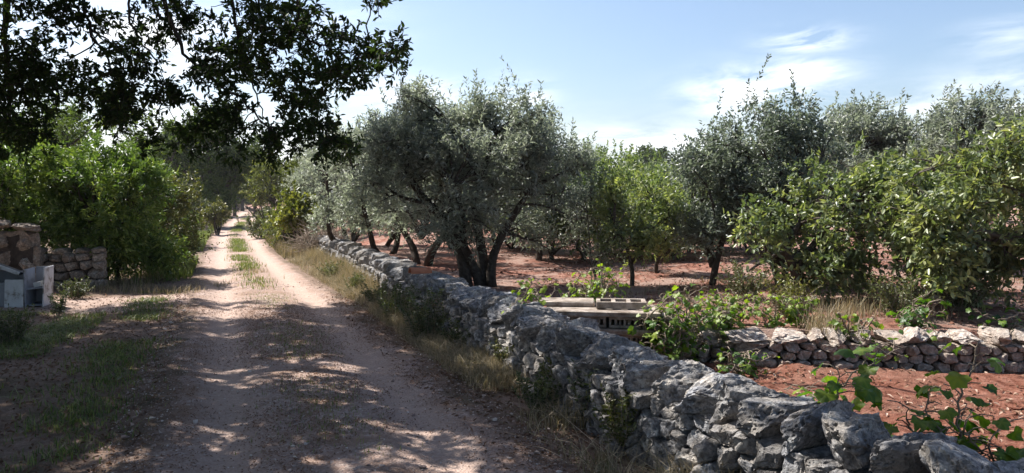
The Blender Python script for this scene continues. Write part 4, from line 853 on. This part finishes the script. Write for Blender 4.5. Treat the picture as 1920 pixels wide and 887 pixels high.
# ------------------------------------------------------------------ discarded white cabinet and its junk
cb = on(40, 580); cz = float(ground_z(np.array([cb[0]]), np.array([cb[1]]))[0]); RZc = R(14)
root = empty('cabinet', (cb[0] - .12, cb[1] + .22, cz), 'broken white cabinet dumped beside the block wall, its doors missing', 'cabinet', None, RZc)
def pn(nm, c, s, lb=None, tilt=(0, 0), m='white'):
    o = box(MB(), c, s, 0, .003, 0, tilt).build(nm, M[m], root, False)
    if lb: o['label'] = lb
    return o
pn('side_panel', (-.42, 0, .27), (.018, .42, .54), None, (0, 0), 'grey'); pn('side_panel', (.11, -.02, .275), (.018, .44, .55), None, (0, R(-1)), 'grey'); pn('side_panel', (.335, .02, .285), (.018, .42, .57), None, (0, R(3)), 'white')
pn('back_panel', (-.155, .20, .25), (.53, .012, .50), None, (0, 0), 'grey'); pn('back_panel', (.222, .215, .28), (.215, .012, .56), None, (0, R(2)), 'grey'); pn('top_panel', (-.14, .06, .515), (.46, .30, .018), 'collapsed white top board with shade in its colour', (R(-6), R(8)), 'grey'); pn('base_panel', (-.05, 0, .03), (.74, .40, .018), None, (0, 0), 'grey')
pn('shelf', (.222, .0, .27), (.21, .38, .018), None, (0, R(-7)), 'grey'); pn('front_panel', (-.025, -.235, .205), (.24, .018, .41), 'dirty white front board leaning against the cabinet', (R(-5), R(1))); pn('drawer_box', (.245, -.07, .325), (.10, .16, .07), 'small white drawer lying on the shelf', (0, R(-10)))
pn('front_panel', (-.28, -.18, .20), (.26, .016, .33), 'white front board at the left with shade in its colour', (R(-2), 0), 'grey')
q = np.array([cb[0] - .36, cb[1] + .10, cz + .605])
root2 = empty('board', q, 'black framed board with a white edge lying aslant on the white cabinet', 'board', None, RZc); 
box(MB(), (0, 0, 0), (.62, .22, .03), 0, .004, 0, (0, R(24))).build('panel', M['black'], root2, False); box(MB(), (0, -.125, .012), (.64, .022, .05), 0, .004, 0, (0, R(24))).build('edge_strip', M['white'], root2, False)
p = at(0, 632, 8.6); b = MB(); V, Fc = boulder((.34, .3, .26), 4, 3, 6, .16, .05, 77); b.add(V, Fc, var=.2); o = b.build('boulder', M['stone_pale'], None, loc=(0, 0, 0)); o.location = (p[0] - .1, p[1], .08); tag(o, 'pale boulder cut off by the left edge, in the shaded grass', 'boulder')

# ------------------------------------------------------------------ leaning post and dry brush heap
p0 = on(566, 474); p0[2] = .02; p1 = at(592, 424, p0[1] + .35)
b = MB(); tube(b, smooth_path([p0, (p0 + p1) / 2 + [.01, 0, 0], p1], 8), np.linspace(.05, .04, 8), 8, wob=.15); tag(b.build('fence_post', M['wood'], None, loc=p0), 'weathered wooden post leaning to the right in front of the dry brush', 'post', 'old posts at the end of the wall')
p0 = on(567, 476); p0[2] = .02; p0 = p0 + [-.12, .1, 0]; p1 = at(566, 437, p0[1]); b = MB(); tube(b, smooth_path([p0, p1 + [.02, 0, 0]], 6), np.linspace(.05, .035, 6), 8, wob=.2); tag(b.build('fence_post', M['wood'], None, loc=p0), 'short upright grey post beside the leaning post', 'post', 'old posts at the end of the wall')
b = MB(); c0 = at(610, 455, 20.3); c0[2] = .35
for i in range(420):
    u = runit(1)[0]; s0 = c0 + u * np.array([.75, .6, .45]) * rng.random() ** .5; d = norm(rng.normal(size=3) * np.array([1, 1, .8]) + np.array([-.2, 0, .25])); l = .3 + .5 * rng.random(); tube(b, [s0, s0 + d * l * .5 + rng.normal(size=3) * .05, s0 + d * l], [.010, .007, .003], 4, False)
tag(b.build('brush_heap', M['twig'], None, loc=c0), 'heap of dry grey brushwood on the far end of the long wall', 'brush heap')

# ------------------------------------------------------------------ grass, weeds, gravel, litter
def blades(mb, X, Y, Z, h, wd, lean=.45, var=None):
    n = len(X); B = np.column_stack([X, Y, Z]); a = rng.random(n) * 6.28; s = np.stack([np.cos(a), np.sin(a), 0 * a], -1); ln = lean * np.abs(rng.normal(size=n)); d = np.stack([-np.sin(a), np.cos(a), 0 * a], -1) * ln[:, None]
    h = h * (.5 + .8 * rng.random(n)); up = np.array([0, 0, 1.0])
    p1 = B + (up + d * .45) * (h * .5)[:, None]; p2 = B + (up * .92 + d * 1.1) * h[:, None]; w2 = (wd * (.6 + .8 * rng.random(n)))[:, None] * s
    V = np.stack([B - w2 * .5, B + w2 * .5, p1 + w2 * .38, p1 - w2 * .38, p2], 1); b = (np.arange(n) * 5)[:, None]
    v = rng.random(n) if var is None else var
    mb.add(V.reshape(-1, 3), b + np.array([[0, 1, 2, 3]]), b + np.array([[3, 2, 4]]), var=np.repeat(v, 5))
def pts_in(n, f):
    """rejection sampling: f(k) -> X, Y, probability"""
    X, Y, p = f(n); k = rng.random(n) < p; return X[k], Y[k]
def patchy(X, Y, s=1.0, lo=.38, hi=.62, o=0.): return np.clip((fbm(np.stack([X * s, Y * s, X * 0 + o], -1), 3) + .5 - lo) / (hi - lo), 0, 1)
# green grass left of the track
gm = MB()
def f1(n):
    Y = 2.2 + 11 * rng.random(n) ** 1.2; u = -rng.normal(1.8, .2, n); X = road_x(Y) + u; return X, Y, patchy(X, Y, 1.6, .36, .6)
X, Y_ = pts_in(15000, f1); blades(gm, X, Y_, ground_z(X, Y_), .055, .008, .9)
def f2(n):
    Y = 2.2 + 8.5 * rng.random(n) ** 1.3; u = -rng.uniform(2.3, 6.5, n); X = road_x(Y) + u; return X, Y, patchy(X, Y, 1.1, .28, .55, 3.)
X, Y_ = pts_in(70000, f2); blades(gm, X, Y_, ground_z(X, Y_), .055, .008, .9)
def f3(n):                                            # middle strip of the far track
    Y = 13 + 45 * rng.random(n) ** 1.5; u = rng.normal(.02, .16, n); X = road_x(Y) + u; return X, Y, np.clip((Y - 13) / 6, .0, 1) * patchy(X, Y, .6, .2, .45)
X, Y_ = pts_in(15000, f3); blades(gm, X, Y_, ground_z(X, Y_) + .01, .085, .012, var=.35 + .65 * rng.random(len(X)))
def f4(n):                                            # left edge of the far track
    Y = 12.5 + 45 * rng.random(n) ** 1.5; u = -road_w(Y) / 2 - np.abs(rng.normal(0, .4, n)); X = road_x(Y) + u; return X, Y, patchy(X, Y, .5, .2, .5, 8.)
X, Y_ = pts_in(14000, f4); blades(gm, X, Y_, ground_z(X, Y_), .22, .014, var=.3 + .7 * rng.random(len(X)))
def f5(n):                                            # thin middle of the near track
    Y = 3 + 11 * rng.random(n); u = rng.normal(.05, .22, n); X = road_x(Y) + u; return X, Y, patchy(X, Y, 1.0, .5, .75, 5.)
X, Y_ = pts_in(5000, f5); blades(gm, X, Y_, ground_z(X, Y_) + .01, .045, .005, var=.4 + .6 * rng.random(len(X)))
X, Y_ = pts_in(30000, f2); blades(gm, X, Y_, ground_z(X, Y_) + .005, .06, .008, 2.4, var=.3 + .7 * rng.random(len(X)))
tag(gm.build('grass', M['grass_green']), 'short green grass in strips along the left and middle of the track', kind='stuff')
# dry verge between the track and the wall
dm = MB()
def f6(n):
    Y = 2.6 + 20 * rng.random(n) ** 1.25; lo = road_x(Y) + road_w(Y) / 2 - .02; hi = np.where(Y < 20.6, np.interp(Y, WALL[:, 1], WALL[:, 0]) - .5, lo + 1.4); t_ = rng.random(n) ** .8; X = lo + (hi - lo) * t_
    return X, Y, (.25 + .75 * t_) * patchy(X, Y, 1.2, .22, .5, 11.) * np.where(Y < 9, .6, 1)
X, Y_ = pts_in(64000, f6); hh = np.where(Y_ > 8.5, .30, .20) * (.4 + .9 * np.clip((X - road_x(Y_) - road_w(Y_) / 2) / .6, 0, 1)); blades(dm, X, Y_, ground_z(X, Y_), hh, .0055, .5)
X, Y_ = pts_in(42000, f6); blades(dm, X, Y_, ground_z(X, Y_) + .01, .16, .006, 2.2)
def f7(n):
    Y = 20 + 34 * rng.random(n); u = road_w(Y) / 2 + np.abs(rng.normal(0, .7, n)); X = road_x(Y) + u; return X, Y, patchy(X, Y, .5, .2, .5, 18.)
X, Y_ = pts_in(14000, f7); blades(dm, X, Y_, ground_z(X, Y_), .38, .018, .4, var=.55 * rng.random(len(X)))
def f8(n):                                            # foot of the left bushes and the far field
    Y = 10.5 + 6 * rng.random(n); X = -8.8 + 3.6 * rng.random(n); return X, Y, (Y > 12.6 - (X + 5.5) * .2) * patchy(X, Y, 1.0, .35, .6, 21.)
X, Y_ = pts_in(9000, f8); blades(dm, X, Y_, ground_z(X, Y_), .14, .008, .6)
tag(dm.build('dry_grass', M['grass_dry']), 'dry yellow grass on the verge between the track and the long wall', kind='stuff')
# dry grass tufts and weeds in the field
fm = MB()
def f9(n):
    X = .5 + 8 * rng.random(n); Y = 7.6 + 3.5 * rng.random(n); return X, Y, patchy(X, Y, 1.2, .5, .68, 31.)
X, Y_ = pts_in(5000, f9); k = Y_ > np.interp(X, TER[:, 0], TER[:, 1]) + .25; X, Y_ = X[k], Y_[k]; blades(fm, X, Y_, field_z(X, Y_), .12, .006, .6)
tag(fm.build('dry_grass', M['grass_dry']), 'thin straw coloured grass on the red field above the terrace', kind='stuff')
def tuft(label, p, n, h, sp, m='grass_dry', wd=.006, lean=.4, name='grass_tuft', group=None, cat='grass tuft'):
    b = MB(); a = rng.normal(size=(n, 2)) * sp; blades(b, p[0] + a[:, 0], p[1] + a[:, 1], np.full(n, p[2] - .02), h, wd, lean); return tag(b.build(name, M[m], None, loc=p), label, cat, group)
TG = 'dry grass tufts in the field'
tuft('tall dry straw tuft standing above the pale coping of the terrace wall', fz(1555, 612), 300, .26, .13, group=TG); tuft('dry straw tuft under the arching pear tree', fz(1600, 590), 200, .22, .14, group=TG); tuft('pale dry tuft at the foot of the sparse grey tree', fz(1130, 540), 160, .2, .15, group=TG)
def weed(label, p, h, r, n, leaf='weed', L=.035, W_=.014, name='weed', group='weeds at the foot of the long wall', var0=.5):
    p = np.asarray(p, float); root = empty(name, p, label, 'weed', group); st = MB(); lf = MB()
    for i in range(n):
        a = rng.random() * 6.28; q = p + np.array([math.cos(a), math.sin(a), 0]) * r * .35 * rng.random(); e = p + np.array([math.cos(a) * r * rng.random(), math.sin(a) * r * rng.random(), h * (.5 + .5 * rng.random())])
        Q = curve(q, e, 6, .03, .05); tube(st, Q, np.linspace(.004, .0015, 6), 4, False); tt = np.linspace(.15, 1, 16); P = np.stack([np.interp(tt, np.linspace(0, 1, 6), Q[:, k]) for k in range(3)], 1); P = np.repeat(P, 2, 0)
        D = runit(len(P)); D[:, 2] = np.abs(D[:, 2]) * .6; leaves(lf, P, D, L * (.7 + .6 * rng.random(len(P))), W_, 'long', var=np.clip(var0 + .25 * rng.normal(size=len(P)), 0, 1))
    st.build('stem', M['twig'], root, loc=p); lf.build('foliage', M[leaf], root, loc=p); return root
def g0(px, py): p = on(px, py); p[2] = float(ground_z(np.array([p[0]]), np.array([p[1]]))[0]); return p
weed('tall dark weed bush against the wall at the edge of the shade', g0(800, 640), .62, .40, 70)
weed('dark leafy weed left of the tall weed bush by the wall', g0(745, 605), .50, .35, 50, var0=.6)
weed('thin weed in the shade below the leaning capstones', g0(905, 668), .32, .30, 24)
weed('sunlit grey green weed among the dry verge grass', g0(715, 580), .42, .32, 40, var0=.8)
weed('pale weed clump in the middle of the dry verge', g0(625, 530), .40, .4, 40, var0=.9)
weed('spindly weed at the wall foot near the bottom of the picture', g0(1110, 800), .45, .28, 26, var0=.4)
weed('low green weed at the track edge beside the wall', g0(1010, 780), .28, .25, 26, var0=.6)
weed('small weed beside the right of the dumped cabinet', g0(108, 590), .36, .18, 16, group='weeds by the cabinet')
weed('leafy weed at the foot of the short stone wall', g0(140, 560), .34, .35, 34, group='weeds by the cabinet')
weed('leafy weed in front of the cabinet at the left edge', g0(20, 640), .42, .32, 40, group='weeds by the cabinet', var0=.7)
weed('grey dead weed below the tall trees', fz(1480, 590), .42, .35, 40, 'bush_dry', group='weeds in the field', var0=.8)
weed('grey weed shrub under the right pear leaves', fz(1690, 592), .50, .45, 60, group='weeds in the field', var0=.85)
weed('grey weed under the pear limb at the right', fz(1800, 580), .45, .45, 50, group='weeds in the field', var0=.75)
weed('bushy weed at the foot of the dark spiky tree', fz(1395, 560), .45, .45, 50, group='weeds in the field', var0=.6)
for i, (px, py, h, n_, v_, lf_, lb) in enumerate(((860, 655, .34, 30, .4, 'weed', 'shaded weed at the wall foot right of the tall weed bush'), (955, 705, .30, 26, .5, 'bush_dry', 'brown weed at the wall foot above the low green weed'), (1060, 760, .36, 34, .35, 'bush_dry', 'brownish weed at the wall foot between the low green and spindly weeds'), (1165, 850, .40, 36, .4, 'bush_dry', 'brown weed at the wall foot lowest in the picture'), (1235, 845, .46, 30, .55, 'weed', 'leafy weed climbing the wall stones at the bottom of the picture'), (1190, 740, .34, 26, .5, 'weed', 'weed rooted between the wall stones above the brown weeds'), (1000, 650, .30, 22, .6, 'weed', 'weed rooted low in the sunlit part of the wall'), (670, 555, .36, 34, .85, 'weed', 'pale weed in the dry verge left of the sunlit one'))):
    weed(lb, g0(px, py) if py > 700 or px < 900 else g0(px, py + 45), h, .26, n_, lf_, var0=v_)
# loose gravel
def pebbles(mb, X, Y, Z, s):
    d, Fc = ico(1); n = len(X); V = d[None] * (1 + .35 * rng.normal(size=(n, len(d), 1))) * (s[:, None] * rng.uniform(.6, 1.2, (n, 3)) * np.array([1, 1, .6]))[:, None]
    V = V + np.stack([X, Y, Z], -1)[:, None]; mb.add(V.reshape(-1, 3), ((np.arange(n) * len(d))[:, None, None] + Fc[None]).reshape(-1, 3), var=np.repeat(rng.random(n), len(d)))
m, t = mat('pebble'); a = N(t, 'ShaderNodeAttribute', attribute_name='var').outputs['Fac']; finish(t, ramp(t, a, [(0, (.25, .17, .14)), (.6, (.42, .32, .27)), (1, (.62, .54, .48))]), .9); M['pebble'] = m
pm_ = MB(); n = 26000; Y_ = 2.6 + 12 * rng.random(n) ** 1.5; u = (rng.random(n) - .5) * (road_w(Y_) + .3); X = road_x(Y_) + u; r_ = np.exp(-((np.abs(u) - road_w(Y_) * .26) / .3) ** 2); k = rng.random(n) > .75 * r_
X, Y_ = X[k], Y_[k]; s = .003 + .006 * rng.random(len(X)) ** 2; big = rng.random(len(X)) < .03; s[big] *= 2.6
pebbles(pm_, X, Y_, ground_z(X, Y_) + .018 + s * .2, s); tag(pm_.build('gravel', M['pebble'], smooth=False), 'loose pinkish gravel scattered over the track', kind='stuff')
cm = MB(); n = 9000; X = 1 + 7 * rng.random(n); Y_ = 2.6 + 4.5 * rng.random(n); k = (X > np.interp(Y_, WALL[:, 1], WALL[:, 0]) + .2) & (Y_ < np.interp(X, TER[:, 0], TER[:, 1]) - .4) & (rng.random(n) < .15 + patchy(X, Y_, 1.8, .42, .62, 71.)); X, Y_ = X[k], Y_[k]; s = .006 + .022 * rng.random(len(X)) ** 3
pebbles(cm, X, Y_, ground_z(X, Y_) + .055 + fbm(np.stack([X * 4, Y_ * 4, X * 0 + 5], -1), 4) * .06, s)
n = 12000; X = -1 + 11 * rng.random(n); Y_ = 7.3 + 9 * rng.random(n) ** 1.3; k = (Y_ > np.interp(X, TER[:, 0], TER[:, 1]) + .3) & (rng.random(n) < .1 + patchy(X, Y_, 1.2, .42, .62, 74.)); X, Y_ = X[k], Y_[k]; s = .008 + .024 * rng.random(len(X)) ** 3; pebbles(cm, X, Y_, field_z(X, Y_), s)
tag(cm.build('soil_clods', M['tilled'], smooth=False), 'small clods of red earth lying on the tilled soil', kind='stuff')
# dry leaf litter on the soil and the track edges
lm = MB(); n = 9000
X = 1 + 8 * rng.random(n); Y_ = 2.6 + 4.4 * rng.random(n); k = (X > np.interp(Y_, WALL[:, 1], WALL[:, 0]) + .15) & (rng.random(n) < .25 + .75 * patchy(X, Y_, 1.5, .4, .62, 41.)); X, Y_ = X[k], Y_[k]
P4 = np.stack([X * 4, Y_ * 4, X * 0 + 5], -1)
Z = ground_z(X, Y_) + .085 + fbm(P4, 4) * .06; D = runit(len(X)); D[:, 2] *= .3; leaves(lm, np.column_stack([X, Y_, Z]), D, .03 + .03 * rng.random(len(X)), .018, 'broad', .5, .4, N=np.tile([0, 0, 1.], (len(X), 1)))
n = 9000; X = -1 + 12 * rng.random(n); Y_ = 7.4 + 14 * rng.random(n) ** 1.4; k = (Y_ > np.interp(X, TER[:, 0], TER[:, 1]) + .3) & (rng.random(n) < patchy(X, Y_, .9, .35, .6, 44.)); X, Y_ = X[k], Y_[k]; Z = field_z(X, Y_) + .012; D = runit(len(X)); D[:, 2] *= .3
leaves(lm, np.column_stack([X, Y_, Z]), D, .035 + .03 * rng.random(len(X)), .022, 'broad', .5, .4, N=np.tile([0, 0, 1.], (len(X), 1)))
n = 12000; Y_ = 2.6 + 10 * rng.random(n); u = np.where(rng.random(n) < .6, -rng.uniform(1.2, 6, n), rng.uniform(.9, 2.2, n)); X = road_x(Y_) + u; k = X < np.interp(Y_, WALL[:, 1], WALL[:, 0]) - .5; X, Y_ = X[k], Y_[k]; Z = ground_z(X, Y_) + .015; D = runit(len(X)); D[:, 2] *= .3
leaves(lm, np.column_stack([X, Y_, Z]), D, .025 + .03 * rng.random(len(X)), .018, 'broad', .5, .4, N=np.tile([0, 0, 1.], (len(X), 1)), var=.6 * rng.random(len(X)))
n = 34000; Y_ = 2.6 + 8.6 * rng.random(n); u = rng.normal(0, 1.1, n); X = road_x(Y_) + u; k = (X < np.interp(Y_, WALL[:, 1], WALL[:, 0]) - .55) & (rng.random(n) < patchy(X, Y_, 1.3, .3, .6, 61.) * (1 - .7 * np.exp(-((np.abs(u) - .7) / .25) ** 2))); X, Y_ = X[k], Y_[k]; Z = ground_z(X, Y_) + .026; D = runit(len(X)); D[:, 2] *= .25
leaves(lm, np.column_stack([X, Y_, Z]), D, .010 + .014 * rng.random(len(X)), .009, 'broad', .5, .4, N=np.tile([0, 0, 1.], (len(X), 1)), var=.2 + .5 * rng.random(len(X)))
tag(lm.build('fallen_leaves', M['litter']), 'dry fallen leaves scattered over the red soil and the track edges', kind='stuff')
